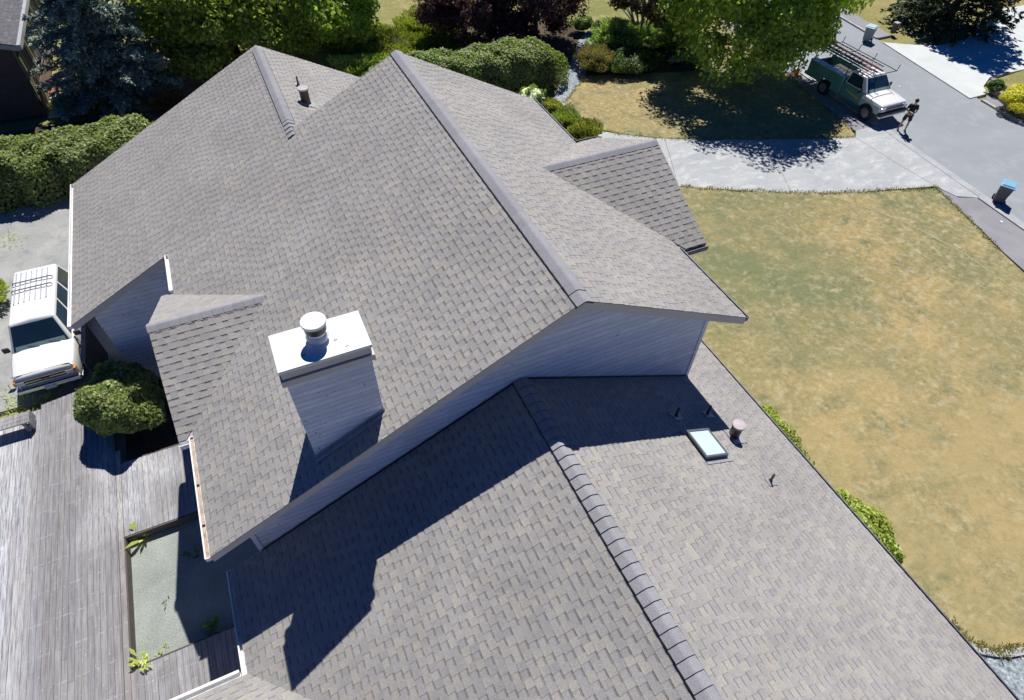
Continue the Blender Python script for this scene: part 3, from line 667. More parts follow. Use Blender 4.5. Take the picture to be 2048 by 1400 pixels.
def trunk_mesh(name, parent, base, top, r, limbs, R, mat='bark'):
    mb = MB(); b = Vector(base); t = Vector(top); mid = b.lerp(t, .5)+Vector((R.uniform(-.1, .1), R.uniform(-.1, .1), 0))
    mb.tube([b-Vector((0, 0, .1)), b+Vector((0, 0, .25)), mid, t], [r*1.35, r, r*.8, r*.35], 9)
    for p in limbs:
        p = Vector(p); s = b.lerp(t, R.uniform(.25, .85)); m_ = s.lerp(p, .5)+Vector((0, 0, (p-s).length*.08))
        mb.tube([s, m_, p], [r*.38, r*.24, r*.08], 6)
    o = mb.build(name, M[mat], parent); return o
def tree(name, label, cat, base, center, rad, ncl, clr, nleaf, size, cols, seed, r=.22, flat=-.75, lo=.35, group=None, aspect=.6, nl=9):
    R = rs(seed); root = empty(name, base, label=label, cat=cat, group=group)
    V, col, c = crown_quads(center, rad, ncl, clr, nleaf, size, cols, R, flat, lo, aspect)
    b = np.array(base); o = quads('crown', V-b, np.clip(col*1.45, 0, 1), M['tleaf'], root)
    idx = R.permutation(len(c))[:nl]
    trunk_mesh('trunk', root, (0, 0, 0), tuple((np.array(center)-b)*np.array([.9, .9, 1.15])), r, [tuple(c[i]-b) for i in idx], R)
    return root
GREEN = [(.115, .155, .034), (.145, .19, .042), (.085, .12, .028), (.18, .22, .055), (.065, .09, .026)]
tree('broadleaf_tree', 'big bright green broadleaf tree casting its shadow over the lawn and driveway, beside the pickup', 'tree', G(1472, 125), (27.5, 27.1, 5.2), (5.0, 4.7, 4.6), 130, 1.15, 60000, .22, GREEN, 5, r=.3, flat=-.92)
tree('broadleaf_tree', 'green broadleaf tree behind the back roof peak, right of the blue spruce', 'tree', (.9, 40.0, 0), (.5, 39.6, 3.3), (4.6, 3.7, 3.6), 125, 1.15, 62000, .22, [(.075, .105, .026), (.10, .13, .032), (.125, .16, .04), (.05, .07, .022)], 6, r=.3, flat=-.9)
tree('broadleaf_tree', 'yellow-green broadleaf tree at the top edge, between the back roof peak and the dry lawn', 'tree', (6.3, 40.6, 0), (6.2, 40.3, 3.3), (3.7, 3.4, 3.6), 95, 1.1, 50000, .22, GREEN+[(.18, .25, .05)], 8, r=.28, flat=-.92)
PURP = [(.035, .018, .035), (.05, .022, .04), (.028, .018, .03), (.07, .035, .05), (.045, .03, .03)]
tree('plum_tree', 'dark purple-leaved plum tree left of the other one, behind the clipped hedge', 'tree', (14.3, 37.3, 0), (14.3, 37.0, 2.7), (3.0, 2.6, 2.7), 60, .85, 26000, .18, PURP, 9, r=.16, flat=-.8, group='purple plum trees behind the hedge')
tree('plum_tree', 'purple-leaved plum tree beside the gravel path, behind the right hedge end', 'tree', (18.6, 36.0, 0), (18.6, 35.8, 2.7), (2.8, 2.5, 2.7), 60, .85, 26000, .18, PURP, 10, r=.16, flat=-.9, group='purple plum trees behind the hedge')
# small open tree with several bare stems
R = rs(12); b = np.array(G(1275, 98)); root = empty('small_tree', tuple(b), label='small thin-crowned tree with dark bronze leaves and forked bare stems rising from the shrubs', cat='tree')
V, col, c = crown_quads((24.7, 32.9, 3.1), (2.9, 2.6, 1.6), 50, .5, 11000, .2, [(.06, .045, .03), (.045, .03, .028), (.08, .06, .035), (.05, .055, .025)], R, flat=-.6, lo=.5)
quads('crown', V-b, col, M['leaf'], root)
mb = MB(); Rr = random.Random(5)
for k in range(5):
    a = k*1.26+.3; p1_ = (math.cos(a)*.12, math.sin(a)*.12, .1); p2_ = (math.cos(a)*.45, math.sin(a)*.45, 1.5); p3_ = (math.cos(a)*1.1, math.sin(a)*1.1+.3, 3.2)
    mb.tube([p1_, p2_, p3_], [.08, .06, .03], 7)
    for q in range(3): mb.tube([p2_, (p3_[0]*1.3+Rr.uniform(-.6, .6), p3_[1]*1.3+Rr.uniform(-.6, .6), 2.8+Rr.random())], [.035, .015], 5)
for i in range(14):
    q = c[i*3]-b; mb.tube([(q[0]*.35, q[1]*.35, 2.3), tuple(q)], [.03, .012], 5)
mb.build('trunk', simple('grey_bark', (.22, .19, .16), .9, var=.3, vscale=9), root)

def conifer(name, label, base, H, Rb, seed, cols, nb=15, lv=22, spr=26, ns=.16, z0=.4, power=.85, sag=.25, group=None, dens=1.):
    R = rs(seed); root = empty(name, base, label=label, cat='conifer', group=group); Ps = []; Ns = []; Ls = []; gi = []
    mb = MB(); mb.tube([(0, 0, -.1), (0, 0, H*.5), (0, 0, H)], [H*.022, H*.013, .02], 8); nbr = 0
    for l in range(lv):
        z = z0+(H-z0)*(l/lv)**1.05; Lb = Rb*max(.06, (1-(z-z0)/(H-z0)))**power
        for k in range(int(max(5, nb*(Lb/Rb)**.5))):
            a = R.rand()*2*math.pi; Lk = Lb*(.72+.42*R.rand()); zz = z+R.uniform(-.2, .2)
            dr = np.array([math.cos(a), math.sin(a), 0]); side = np.array([-math.sin(a), math.cos(a), 0]); nbr += 1
            if l % 3 == 0 and k % 2 == 0: mb.tube([(0, 0, zz), tuple(dr*Lk*.5+np.array([0, 0, zz-sag*Lk*.25])), tuple(dr*Lk*.95+np.array([0, 0, zz-sag*Lk*.7]))], [.035, .022, .008], 4)
            n = int(spr*Lk*dens)+4
            t = R.rand(n)**.6; wdt = .30*Lk*(1.05-t)*(.5+.8*R.rand(n)); sd = R.uniform(-1, 1, n)
            P = dr*(t*Lk)[:, None]+side*(sd*wdt)[:, None]; P[:, 2] += zz-sag*Lk*t**1.6+.04*R.normal(size=n)
            Dn = unit(dr*(.7+.4*R.rand(n))[:, None]+side*(sd*.9)[:, None]+np.array([0, 0, -.05])+R.normal(size=(n, 3))*.18)
            Ps.append(P); Ls.append(Dn); gi += [nbr]*n
    P = np.concatenate(Ps); D = np.concatenate(Ls); n = len(P)
    P = np.repeat(P, 3, axis=0); D = unit(np.repeat(D, 3, axis=0)+R.normal(size=(3*n, 3))*.35); n *= 3
    s = ns*(.7+.7*R.rand(n, 1)); up = unit(R.normal(size=(n, 3))*.5+np.array([0, 0, 1])); B = unit(np.cross(D, up))
    V = np.stack([P, P+D*s*.5-B*s*.20, P+D*s, P+D*s*.5+B*s*.20], axis=1)
    g = np.repeat(np.array(gi), 3); br = .7+.6*R.rand(nbr+1)
    col = leafcols(n, R, cols, jit=.2)*br[g][:, None]
    quads('crown', V, np.clip(col, 0, 1), M['needle'], root); mb.build('trunk', M['bark'], root); return root
conifer('blue_spruce', 'blue spruce with silvery needles beside the dark neighbouring house', (-5.6, 38.3, 0), 10.5, 3.55, 21, [(.105, .145, .15), (.15, .19, .18), (.075, .105, .125), (.19, .235, .205)], nb=17, lv=30, spr=34, ns=.19, sag=.12)
conifer('dark_conifer', 'broad dark conifer beyond the road shading the pale driveway in the top right corner', (46.9, 28.3, 0), 12, 4.3, 22, [(.022, .034, .016), (.03, .045, .02), (.018, .028, .016), (.04, .05, .03)], nb=13, lv=20, spr=17, ns=.26, sag=.18, power=.6)

def hedge(name, label, box, h, n, size, cols, seed, rot=0., wave=.12, cat='hedge', rnd_=.35, group=None):
    """clipped hedge: foliage on a softly rounded box around an added dark core that blocks light"""
    x0, x1, ya, yb = box; cx, cy = (x0+x1)/2, (ya+yb)/2; hx, hy = (x1-x0)/2, (yb-ya)/2; R = rs(seed)
    root = empty(name, (cx, cy, 0), rot, label=label, cat=cat, group=group)
    d = R.uniform(-1, 1, (n*3, 3)); d[:, 2] = np.abs(d[:, 2])
    area = np.array([hy*h, hx*h, hx*hy*2.]); f = R.choice(3, n*3, p=area/area.sum())
    sg = np.where(R.rand(n*3) < .5, -1, 1); d[np.arange(n*3), f] = np.where(f == 2, 1., sg)
    d = d[:n]; f = f[:n]
    ex = 1/(np.sum(np.abs(d)**4.2, axis=1)**(1/4.2)); q = d*ex[:, None]                 # superellipsoid rounding
    depth = 1-.20*R.rand(n)**1.8*np.array([1/hx, 1/hy, 1/h])[f]*.9
    P = q*depth[:, None]*np.array([hx, hy, h])
    ph = R.rand(8)*6.28
    lump = sum(np.sin(P[:, 0]*(1.1+i*.9)+ph[i])*np.cos(P[:, 1]*(1.3+i)+ph[i+4]) for i in range(4))*.25
    P = P+q*lump[:, None]*wave+R.normal(size=(n, 3))*.035
    P[:, 2] = np.maximum(P[:, 2], .02)
    nr = unit(np.sign(q)*np.abs(q)**5); Nn = unit(nr+np.array([0, 0, .35])+R.normal(size=(n, 3))*.55)
    V = leaf_quads(P, Nn, size, R, .6)
    quads('foliage', V, leafcols(n, R, cols, jit=.25)*(1+.18*lump)[:, None].clip(.6, 1.4), M['leaf'], root)
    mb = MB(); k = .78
    mb.box(-hx*.9, hx*.9, -hy*k, hy*k, 0, h*.78); mb.build('dark_core', M['core_fill'], root, bevel=.5)
    return root
M['core_fill'] = simple('dark_core', (.022, .028, .012), .95, var=.3)  # dark solid added inside hedges and bushes to block light
HG = [(.085, .115, .04), (.105, .14, .048), (.07, .10, .036), (.125, .155, .055), (.15, .175, .085)]
HG2 = [(.075, .115, .035), (.10, .145, .045), (.06, .095, .03), (.13, .17, .065), (.16, .16, .10)]
hedge('clipped_hedge', 'clipped green hedge behind the side driveway, below the blue spruce', (-12.9, -3.2, 28.5, 31.7), 1.95, 34000, .14, HG, 31, wave=.42)
hedge('clipped_hedge', 'long clipped hedge behind the main roof, between the roof peaks and the gravel path', (6.0, 17.7, 29.75, 32.7), 2.15, 36000, .14, HG2, 32, rot=-.04, wave=.34)
def bush(name, label, c, rad, n, size, cols, seed, cat='shrub', group=None, core=True, lump=.18, low=-.15, aspect=.6, spike=0.):
    R = rs(seed); root = empty(name, (c[0], c[1], 0), label=label, cat=cat, group=group); cz = c[2]
    d = unit(R.normal(size=(n*2, 3))); d = d[d[:, 2] > low][:n]; n = len(d)
    ph = R.rand(12)*6.28
    l = sum(np.sin(d[:, 0]*(2.3+i*1.3)+ph[i])*np.sin(d[:, 1]*(2.9+i)+ph[i+4])*np.cos(d[:, 2]*(2+i)+ph[i+8]) for i in range(4))
    r = (1+lump*l)*(1-.28*R.rand(n)**1.6)
    P = d*r[:, None]*np.array(rad); P[:, 2] = np.maximum(P[:, 2]+cz, .03)
    Nn = unit(d+np.array([0, 0, .3])+R.normal(size=(n, 3))*.6)
    V = leaf_quads(P, Nn, size, R, aspect)
    if spike:
        D = unit(d*np.array([1, 1, .6])+np.array([0, 0, .5])+R.normal(size=(n, 3))*.3); B = unit(np.cross(D, R.normal(size=(n, 3)))); s = spike*(.6+.8*R.rand(n, 1))
        V = np.stack([P, P+D*s*.5-B*s*.12, P+D*s, P+D*s*.5+B*s*.12], axis=1)
    quads('foliage', V, leafcols(n, R, cols, jit=.25), M['leaf'], root)
    if core:
        mb = MB(); k = .78; mb.lathe([(.02, max(.0, cz-rad[2]*.8)), (rad[0]*k*.8, max(.03, cz-rad[2]*.5)), (rad[0]*k, cz), (rad[0]*k*.8, cz+rad[2]*k*.6), (.03, cz+rad[2]*k)], 14)
        for i, v in enumerate(mb.v): mb.v[i] = (v[0], v[1]*rad[1]/rad[0], v[2])
        mb.build('dark_core', M['core_fill'], root)  # unseen solid core added behind the leaves to stop light passing
    return root
bush('round_shrub', 'rounded glossy green shrub growing between the deck and the left dormer', (-5.82, 14.75, 1.05), (1.1, 1.2, 1.1), 17000, .115, [(.10, .14, .045), (.13, .17, .05), (.17, .20, .08), (.075, .11, .035), (.22, .24, .13)], 41, lump=.16)
LIME = [(.17, .205, .05), (.205, .24, .065), (.125, .165, .04), (.25, .28, .11)]
bush('laurel_shrub', 'smaller lime-green shrub just showing beyond the lower right roof edge, farther from the camera', (11.4, 5.75, .7), (.95, 1.5, .85), 7000, .12, LIME, 42, group='lime shrubs along the lower right eave')
bush('laurel_shrub', 'larger lime-green shrub bulging past the lower right roof edge onto the lawn', (11.4, 2.45, .75), (1.02, 1.6, .9), 10000, .13, LIME, 43, group='lime shrubs along the lower right eave')
JUN = [(.11, .17, .06), (.15, .21, .08), (.08, .13, .05), (.19, .25, .11)]
gx = lambda px, py, z: G(px, py, z)
def gb(name, label, px, py, z, rad, n, size, cols, seed, **kw):
    x, y, _ = G(px, py, z); return bush(name, label, (x, y, z), rad, n, size, cols, seed, **kw)
gb('juniper_shrub', 'bright green spreading juniper left of the thin bare-stemmed tree', 1245, 78, .8, (1.5, 1.3, .8), 9000, .14, JUN, 44, lump=.35, spike=.22)
gb('juniper_shrub', 'large green juniper right of the thin bare-stemmed tree, arching towards the big tree', 1345, 82, .8, (1.7, 1.5, .9), 11000, .14, JUN, 45, lump=.35, spike=.22)
gb('juniper_shrub', 'small pale green juniper at the right end of the shrub bed', 1385, 118, .5, (.95, .8, .5), 4500, .13, [(.17, .24, .13), (.13, .19, .10), (.22, .28, .17)], 46, lump=.35, spike=.2)
gb('heather_shrub', 'brownish heather shrub beside the gravel path at the left end of the shrub bed', 1192, 122, .55, (1.15, 1.2, .65), 8000, .09, [(.13, .10, .065), (.16, .12, .09), (.10, .095, .05), (.085, .10, .04)], 47, spike=.13)
gb('dark_shrub', 'low dark green mounded shrub between the brown heather and the juniper', 1270, 125, .45, (1.9, 1.1, .65), 8000, .11, [(.05, .08, .025), (.035, .06, .02), (.07, .10, .03)], 48)
gb('dark_shrub', 'narrow dark shrub under the trees at the top end of the gravel path', 1196, 62, .4, (.45, .6, .5), 2500, .11, [(.06, .08, .03), (.10, .12, .05)], 49)
gb('small_shrub', 'pale green little shrub left of the gravel path under the plum tree', 1165, 48, .5, (.8, .6, .5), 3000, .12, JUN, 50)
BEDG = [(.10, .12, .03), (.14, .15, .04), (.20, .20, .05), (.07, .09, .03)]
gb('leafy_plant', 'leafy green plant in the front bed against the right roof edge, next to the driveway', 1165, 268, .35, (1.0, .75, .45), 5000, .11, BEDG, 51, lump=.3, spike=.16)
gb('leafy_plant', 'green shrub in the front bed midway along the right roof edge', 1128, 243, .35, (.8, .7, .4), 4200, .1, [(.12, .16, .045), (.16, .20, .06), (.09, .12, .04)], 52, lump=.3, spike=.15)
gb('yellow_plant', 'yellow-green plant in the front bed just below the white-flowered bush', 1103, 219, .25, (.62, .6, .35), 3000, .1, [(.17, .18, .05), (.14, .16, .045), (.20, .20, .08)], 53, lump=.3, spike=.14)
# white-flowered bush
x, y, _ = G(1063, 199, .6)
wb = bush('flowering_bush', 'bush covered in white flowers at the far right corner of the main roof', (x, y, .55), (.75, .7, .6), 3500, .11, [(.08, .13, .04), (.11, .16, .05)], 54)
R = rs(55); d = unit(R.normal(size=(900, 3))+np.array([-.5, 0, .9])); P = d*np.array([.78, .73, .62])*(1-.08*R.rand(900, 1)); P[:, 2] += .55
quads('blossom', leaf_quads(P, unit(d+R.normal(size=(900, 3))*.3), .13, R, .95), leafcols(900, R, [(.80, .78, .84), (.70, .68, .78)], jit=.05), M['leaf'], wb)
# low evergreen ground cover beyond the hedge
x0_, y0_, _ = G(790, 90)
for k, (px, py, rx, ry, rz_, lab) in enumerate([(765, 98, 2.6, 2.2, .55, 'wide moss-green spreading juniper behind the peak of the main roof'), (850, 55, 1.9, 1.8, .75, 'yellow-tipped spreading juniper against the plum tree, above the moss-green one'),
        (728, 135, 1.5, 1.0, .5, 'bright green low shrub in the gap between the two far roof peaks'), (870, 100, 1.2, 1.0, .55, 'dark-hollowed low juniper at the left end of the clipped hedge'), (720, 72, 1.8, 1.6, .5, 'olive low juniper under the yellow-green tree, next to the dry lawn')]):
    gb('spreading_juniper', lab, px, py, .3, (rx, ry, rz_), 9000, .12, [[(.12, .145, .03), (.15, .17, .035), (.09, .115, .028)], [(.13, .155, .03), (.10, .125, .028), (.18, .20, .045)], [(.14, .19, .06), (.19, .25, .08)], [(.10, .13, .03), (.07, .09, .025)], [(.12, .145, .035), (.15, .165, .04)]][k], 60+k, lump=.3, spike=.18, group='low junipers beyond the roof peaks')
gb('heather_shrub', 'yellow-brown dry heather beside the far left roof slope, below the green tree', 420, 140, .3, (1.5, 1.0, .5), 5000, .1, [(.22, .19, .07), (.26, .20, .12), (.16, .17, .05)], 66, lump=.35, spike=.16)
gb('red_shrub', 'small reddish-brown shrub against the far left corner of the roof', 335, 205, .3, (.8, .6, .45), 2600, .1, [(.065, .035, .028), (.09, .05, .035), (.05, .045, .025)], 67, lump=.3, spike=.14)
gb('small_shrub', 'small green bush at the corner of the dark house, left of the spruce trunk', 140, 208, .4, (.8, .7, .5), 3200, .11, JUN, 68)
# yellow shrub and brick edging beyond the road
x, y, _ = G(2040, 205, .4)
bush('yellow_shrub', 'bright yellow shrub beyond the road at the right edge', (x+.9, y-.3, .45), (2.2, 1.25, .6), 9000, .13, [(.30, .28, .03), (.36, .33, .045), (.24, .25, .04)], 69, lump=.2)
bush('dark_shrub', 'small dark green shrub at the corner of the brick edging beyond the road', G(1992, 175, .3), (.5, .45, .35), 1800, .1, [(.03, .06, .02), (.05, .08, .03)], 70)
bush('yellow_bush', 'yellow-green bush at the left edge above the white car', (-10.55, 22.6, .4), (.75, .95, .5), 3200, .12, LIME, 71, spike=.18)
def tuft(name, label, x, y, z, n, ln, cols, seed, spread=.25, flat=.6, group=None, cat='weed', wd=.12, kind=None):
    R = rs(seed); root_p = np.zeros((n, 3)); root_p[:, :2] = R.normal(size=(n, 2))*spread*.35
    a = R.rand(n)*6.28; D = unit(np.stack([np.cos(a)*flat, np.sin(a)*flat, .3+.7*R.rand(n)], axis=1)); s = ln*(.5+.7*R.rand(n, 1)); B = unit(np.cross(D, np.array([0, 0, 1.])))
    tip = root_p+D*s; tip[:, 2] *= .75
    V = np.stack([root_p, root_p+D*s*.55-B*s*wd, tip, root_p+D*s*.55+B*s*wd], axis=1)
    o = quads(name, V, leafcols(n, R, cols), M['leaf']); o.location = (x, y, z); return tag(o, label, cat, group, kind)
YG = [(.30, .33, .10), (.23, .27, .08), (.34, .36, .15)]
tuft('weed', 'yellow-green leafy weed at the lower left corner of the gravel pit, by the deck edge', *G(285, 1325, DZ), 26, .30, YG, 80, .3)
tuft('weed', 'tiny yellow weed at the bottom edge of the gravel, between gravel and deck boards', *G(325, 1300, 0), 10, .16, YG, 81)
tuft('weed', 'tiny green weed alone in the sunlit middle of the gravel', *G(326, 1206, 0), 6, .13, [(.06, .12, .03)], 82)
tuft('weed', 'dark green weed in the shadow at the right end of the gravel', *G(422, 1252, 0), 26, .30, [(.06, .12, .03), (.12, .2, .04)], 83, .3)
tuft('weed', 'dim weed deep in the shade of the gutter above the gravel', *G(390, 1105, 0), 16, .22, [(.06, .10, .03)], 84, .3)
fern = tuft('fern', 'single tall yellow-green fern frond arching out from under the deck joist', *G(290, 1075, 0), 9, .62, YG, 85, .08, flat=.45, cat='fern', wd=.09)
tuft('grass_clump', 'yellow-green grass clump between the white car and the bench on the deck', -9.1, 16.75, 0, 260, .30, [(.22, .27, .07), (.30, .34, .10)], 86, 1.6, cat='grass', wd=.05, kind='stuff')
tuft('grass_clump', 'thin grass clump in the drive joint near the left edge, above the yellow bush', *G(18, 480, 0), 90, .22, [(.26, .28, .08)], 87, .9, cat='grass', wd=.05, kind='stuff')
tuft('grass_clump', 'green grass clump at the upper corner of the deck beside the shrub', -8.15, 16.75, .0, 90, .25, [(.12, .18, .05)], 88, .8, cat='grass', wd=.05, kind='stuff')

# ------------------------------------------------------------------ neighbouring house, edging, post
M['nwall'] = simple('dark_shingle_wall', (.05, .042, .04), .9, var=.3, vscale=5, fine=.4, fscale=25)
M['nroof'] = simple('dark_composition_roof', (.085, .085, .10), .9, var=.3, vscale=4, fine=.8, fscale=14)
M['nfascia'] = simple('grey_fascia', (.34, .36, .37), .7)
M['tan'] = simple('tan_siding', (.20, .19, .12), .8, var=.25, vscale=4)
M['brick'] = simple('brick_brown', (.20, .13, .10), .9, var=.35, vscale=12, fine=.4, fscale=30)
M['dglass'] = simple('dark_glass', (.015, .02, .03), .08, var=.1, spec=.6)
nb = empty('neighbour_house', (-14, 45, 0), label='dark shingle-walled neighbouring house with a charcoal roof in the top left corner', cat='house')
NI = Matrix.Translation((14, -45, 0))
def np_(o): o.parent = nb; o.matrix_parent_inverse = NI; return o
nx, ny = -9.05, 37.1; nh = 3.35
mb = MB(); mb.add([(-21, ny, 0), (nx, ny, 0), (nx, ny, nh), (-14.5, ny, nh+1.65), (-21, ny, nh-.3), (-21, 56, 0), (nx, 56, 0), (nx, 56, nh), (-14.5, 56, nh+1.65), (-21, 56, nh-.3)],
    [(0, 1, 2, 3, 4), (9, 8, 7, 6, 5), (1, 6, 7, 2), (5, 0, 4, 9)]); np_(mb.build('wall', M['nwall']))
mb = MB()
for i in range(5):
    ya = ny+.15+i*2.6; mb.box(nx+.003, nx+.05, ya, ya+.35, .1, nh-.1); mb.box(nx+.003, nx+.05, ya+1.2, ya+1.4, .1, nh-.1)
np_(mb.build('wall_trim', M['tan']))
mb = MB(); mb.box(nx+.052, nx+.075, ny+.02, 56, .0, .9); np_(mb.build('brick_base', M['brick']))
for i in range(4):
    mb = MB(); ya = ny+.6+i*2.6; mb.box(nx+.004, nx+.03, ya, ya+.5, 1.1, 2.6); w_o = np_(mb.build('window', M['dglass']))
    mb = MB(); mb.box(nx+.031, nx+.06, ya-.06, ya, 1.04, 2.66); mb.box(nx+.031, nx+.06, ya+.5, ya+.56, 1.04, 2.66); mb.box(nx+.031, nx+.06, ya, ya+.5, 2.6, 2.66); mb.box(nx+.031, nx+.06, ya, ya+.5, 1.04, 1.1)
    mb.build('frame', M['nfascia'], w_o)
ex = nx+.42; mb = MB(); pitch_n = .3
pieces = [[(ex, ny-.25, nh-.05), (ex, 56.3, nh-.05), (-14.5, 56.3, nh-.05+pitch_n*(ex+14.5)), (-14.5, ny-.25, nh-.05+pitch_n*(ex+14.5))]]
courses(mb, pieces, (-1/math.hypot(1, pitch_n), 0, pitch_n/math.hypot(1, pitch_n)), (pitch_n, 0, 1), pieces[0][0], .2, 91, (.2, .3), .008, .004, [(1, 1, 1), (.85, .85, .85), (1.15, 1.15, 1.2)], h0=.16)
zR = nh-.05+pitch_n*(ex+14.5)
mb.add([(-14.5, ny-.25, zR+.17), (-14.5, 56.3, zR+.17), (-21.5, 56.3, zR-1.93), (-21.5, ny-.25, zR-1.93)], [(0, 1, 2, 3)])
m_, t_n, b_n = new_mat('charcoal_shingle'); co_ = coords(t_n, world=True); a_ = N(t_n, 'ShaderNodeAttribute', attribute_name='col')
t_n.links.new(mixc(t_n, 1., mixc(t_n, ramp(t_n, noise(t_n, co_, 9, 4, .8), .5, .66), (.075, .075, .09), (.17, .17, .19)), a_.outputs['Color'], 'MULTIPLY'), b_n.inputs['Base Color']); b_n.inputs['Roughness'].default_value = .85
np_(mb.build('roof', m_))
mb = MB(); mb.box(ex, ex+.16, ny-.27, 56.3, nh-.10, nh+.14); np_(mb.build('gutter', M['nfascia']))
mb = MB(); mb.add([(ex, ny-.27, nh+.08), (-14.5, ny-.27, zR+.13), (-14.5, ny-.27, zR-.1), (ex, ny-.27, nh-.14)], [(3, 2, 1, 0)]); mb.add([(nx, ny-.26, nh-.02), (ex, ny-.26, nh-.12), (ex, 56.3, nh-.12), (nx, 56.3, nh-.02)], [(0, 1, 2, 3)]); np_(mb.build('fascia', M['nfascia']))
def brick_mat():
    m, t, b = new_mat('brick_edging'); br = N(t, 'ShaderNodeTexBrick', Scale=4.); br.inputs['Color1'].default_value = (.20, .15, .13, 1); br.inputs['Color2'].default_value = (.28, .22, .20, 1); br.inputs['Mortar'].default_value = (.35, .34, .33, 1)
    co = coords(t, world=True); t.links.new(co, br.inputs['Vector']); t.links.new(br.outputs[0], b.inputs['Base Color']); b.inputs['Roughness'].default_value = .9; return m
M['brickw'] = brick_mat()
mb = MB(); pts = [G(1976, 166)[:2], G(1984, 188)[:2], G(2006, 208)[:2], G(2060, 250)[:2]]
for a, b in zip(pts[:-1], pts[1:]):
    d = (Vector(b)-Vector(a)).normalized(); n_ = Vector((-d.y, d.x))*.3
    mb.prism([a, b, (b[0]+n_.x, b[1]+n_.y), (a[0]+n_.x, a[1]+n_.y)], -.1, .34)
tag(mb.build('brick_wall', M['brickw'], bevel=.02), 'low brown brick edging wall beyond the road, next to the bright yellow shrub', 'wall')
slabg('lawn', [(p[0]+.25, p[1]+.1) for p in pts]+[(70, 6), (70, 21.5), (48, 21.3)], .02, M['lawn2'])
x, y, _ = G(1785, 66); po = empty('post', (x, y, 0), label='short stubby wooden post at the lawn edge beside the dark conifer', cat='post')
mb = MB(); mb.box(-.14, .14, -.12, .12, 0, .62, mi=0); mb.build('post_shaft', M['beam'], po, bevel=.02)
mb = MB(); mb.box(-.18, .18, -.16, .16, .62, .68); mb.build('post_cap', M['kerb'], po, bevel=.01)
strip('lawn_seam', GP([(1655, 391), (1730, 414), (1800, 440), (1860, 470), (1930, 508), (2048, 592), (2120, 650)]), .09, .0, .006, M['kerb2'] if 'kerb2' in M else mk_ground('seam_soil', [(.26, .26, .15), (.33, .30, .18)], [1.], bs=8))
for q in ([(1538, 281), (1556, 330), (1583, 384)], [(1712, 275), (1800, 330), (1876, 374)], [(1330, 279), (1345, 330), (1356, 371)]):
    strip('driveway_joint', GP(q), .035, -.02, -.006, M['walk'])
# small litter on the paving
for k, (px, py) in enumerate([(1800, 171), (2003, 443), (1664, 218)]):
    x, y, _ = G(px, py); mb = MB(); mb.box(-.07, .07, -.05, .05, 0, .012, M=Matrix.Rotation(k, 4, 'Z')); o = mb.build('litter', M['whitemetal']); o.location = (x, y, (-.055, -.01, -.01)[k]+.0)
    tag(o, ['scrap of white litter on the road beside the pickup', 'scrap of white litter on the walk by the right-hand bin', 'scrap of white litter on the walk below the pickup'][k], 'litter')

# ------------------------------------------------------------------ vehicles
M['wpaint'] = simple('white_paint', (.78, .79, .79), .25, var=.03, coat=.6)
M['gpaint'] = simple('green_paint', (.12, .33, .27), .3, var=.12, vscale=2, coat=.5)
M['lgpaint'] = simple('pale_green_paint', (.42, .55, .52), .3, var=.06, coat=.5)
M['glass'] = simple('car_glass', (.02, .045, .07), .05, var=.1, spec=.8)
M['chrome'] = simple('chrome', (.55, .58, .62), .2, metal=.9, var=.05)
M['tyre'] = simple('tyre', (.02, .02, .02), .85)
M['rim'] = simple('rim', (.42, .42, .43), .35, metal=.7, var=.2)
M['bplastic'] = simple('black_plastic', (.025, .026, .03), .55)
M['lamp'] = simple('headlamp', (.60, .63, .66), .12, spec=.8); M['amber'] = simple('amber_lens', (.65, .22, .03), .3); M['redlens'] = simple('red_lens', (.4, .02, .02), .3)
M['interior'] = simple('grey_interior', (.12, .13, .14), .9)
M['dash'] = simple('dash_mat', (.28, .42, .40), .8)
def loft(mb, st, mi=0, cap=True):
    """st: list of (y, [(x,z)...]) half sections from sill to centre line, mirrored"""
    full = [(y, [(x, z) for x, z in s]+[(-x, z) for x, z in s[::-1][1 if abs(s[-1][0]) < 1e-6 else 0:]]) for y, s in st]
    n = len(full[0][1]); vs = [(x, y, z) for y, s in full for x, z in s]
    fs = [(i*n+k, i*n+k+1, (i+1)*n+k+1, (i+1)*n+k) for i in range(len(full)-1) for k in range(n-1)]
    if full[0][0] > full[-1][0]: fs = [f[::-1] for f in fs]
    fs += [(i*n+n-1, i*n, (i+1)*n, (i+1)*n+n-1) for i in range(len(full)-1)]
    if cap: fs += [tuple(range(n)), tuple((len(full)-1)*n+k for k in range(n-1, -1, -1))]
    mb.add(vs, fs, mi=mi)
def sec(w_, zb, zt, cr=.03): return [(w_*.90, zb), (w_*.985, zb+.12), (w_, zb+(zt-zb)*.55), (w_*.975, zt-.09), (w_*.90, zt-.02), (w_*.6, zt+cr*.6), (0, zt+cr)]
def wheel(par, x, y, r, w_=.24, side=1):
    o = empty('wheel', (x, y, r)); o.parent = par
    t = MB(); t.lathe([(r*.62, -w_/2), (r*.93, -w_/2), (r, -w_*.35), (r, w_*.35), (r*.93, w_/2), (r*.62, w_/2)], 24, axis='X', caps=False); t.build('tyre', M['tyre'], o)
    t = MB(); s = side; pr = [(r*.62, s*w_*.44), (r*.58, s*w_*.36), (r*.30, s*w_*.30), (r*.22, s*w_*.46), (.01, s*w_*.48)]
    t.lathe(pr if s > 0 else pr, 24, axis='X')
    for k in range(8):
        a = k*math.pi/4; cy_, cz_ = math.cos(a)*r*.42, math.sin(a)*r*.42; t.tube([(s*w_*.30, cy_, cz_), (s*w_*.40, cy_, cz_)], r*.07, 6)
    t.build('rim', M['rim'], o); return o
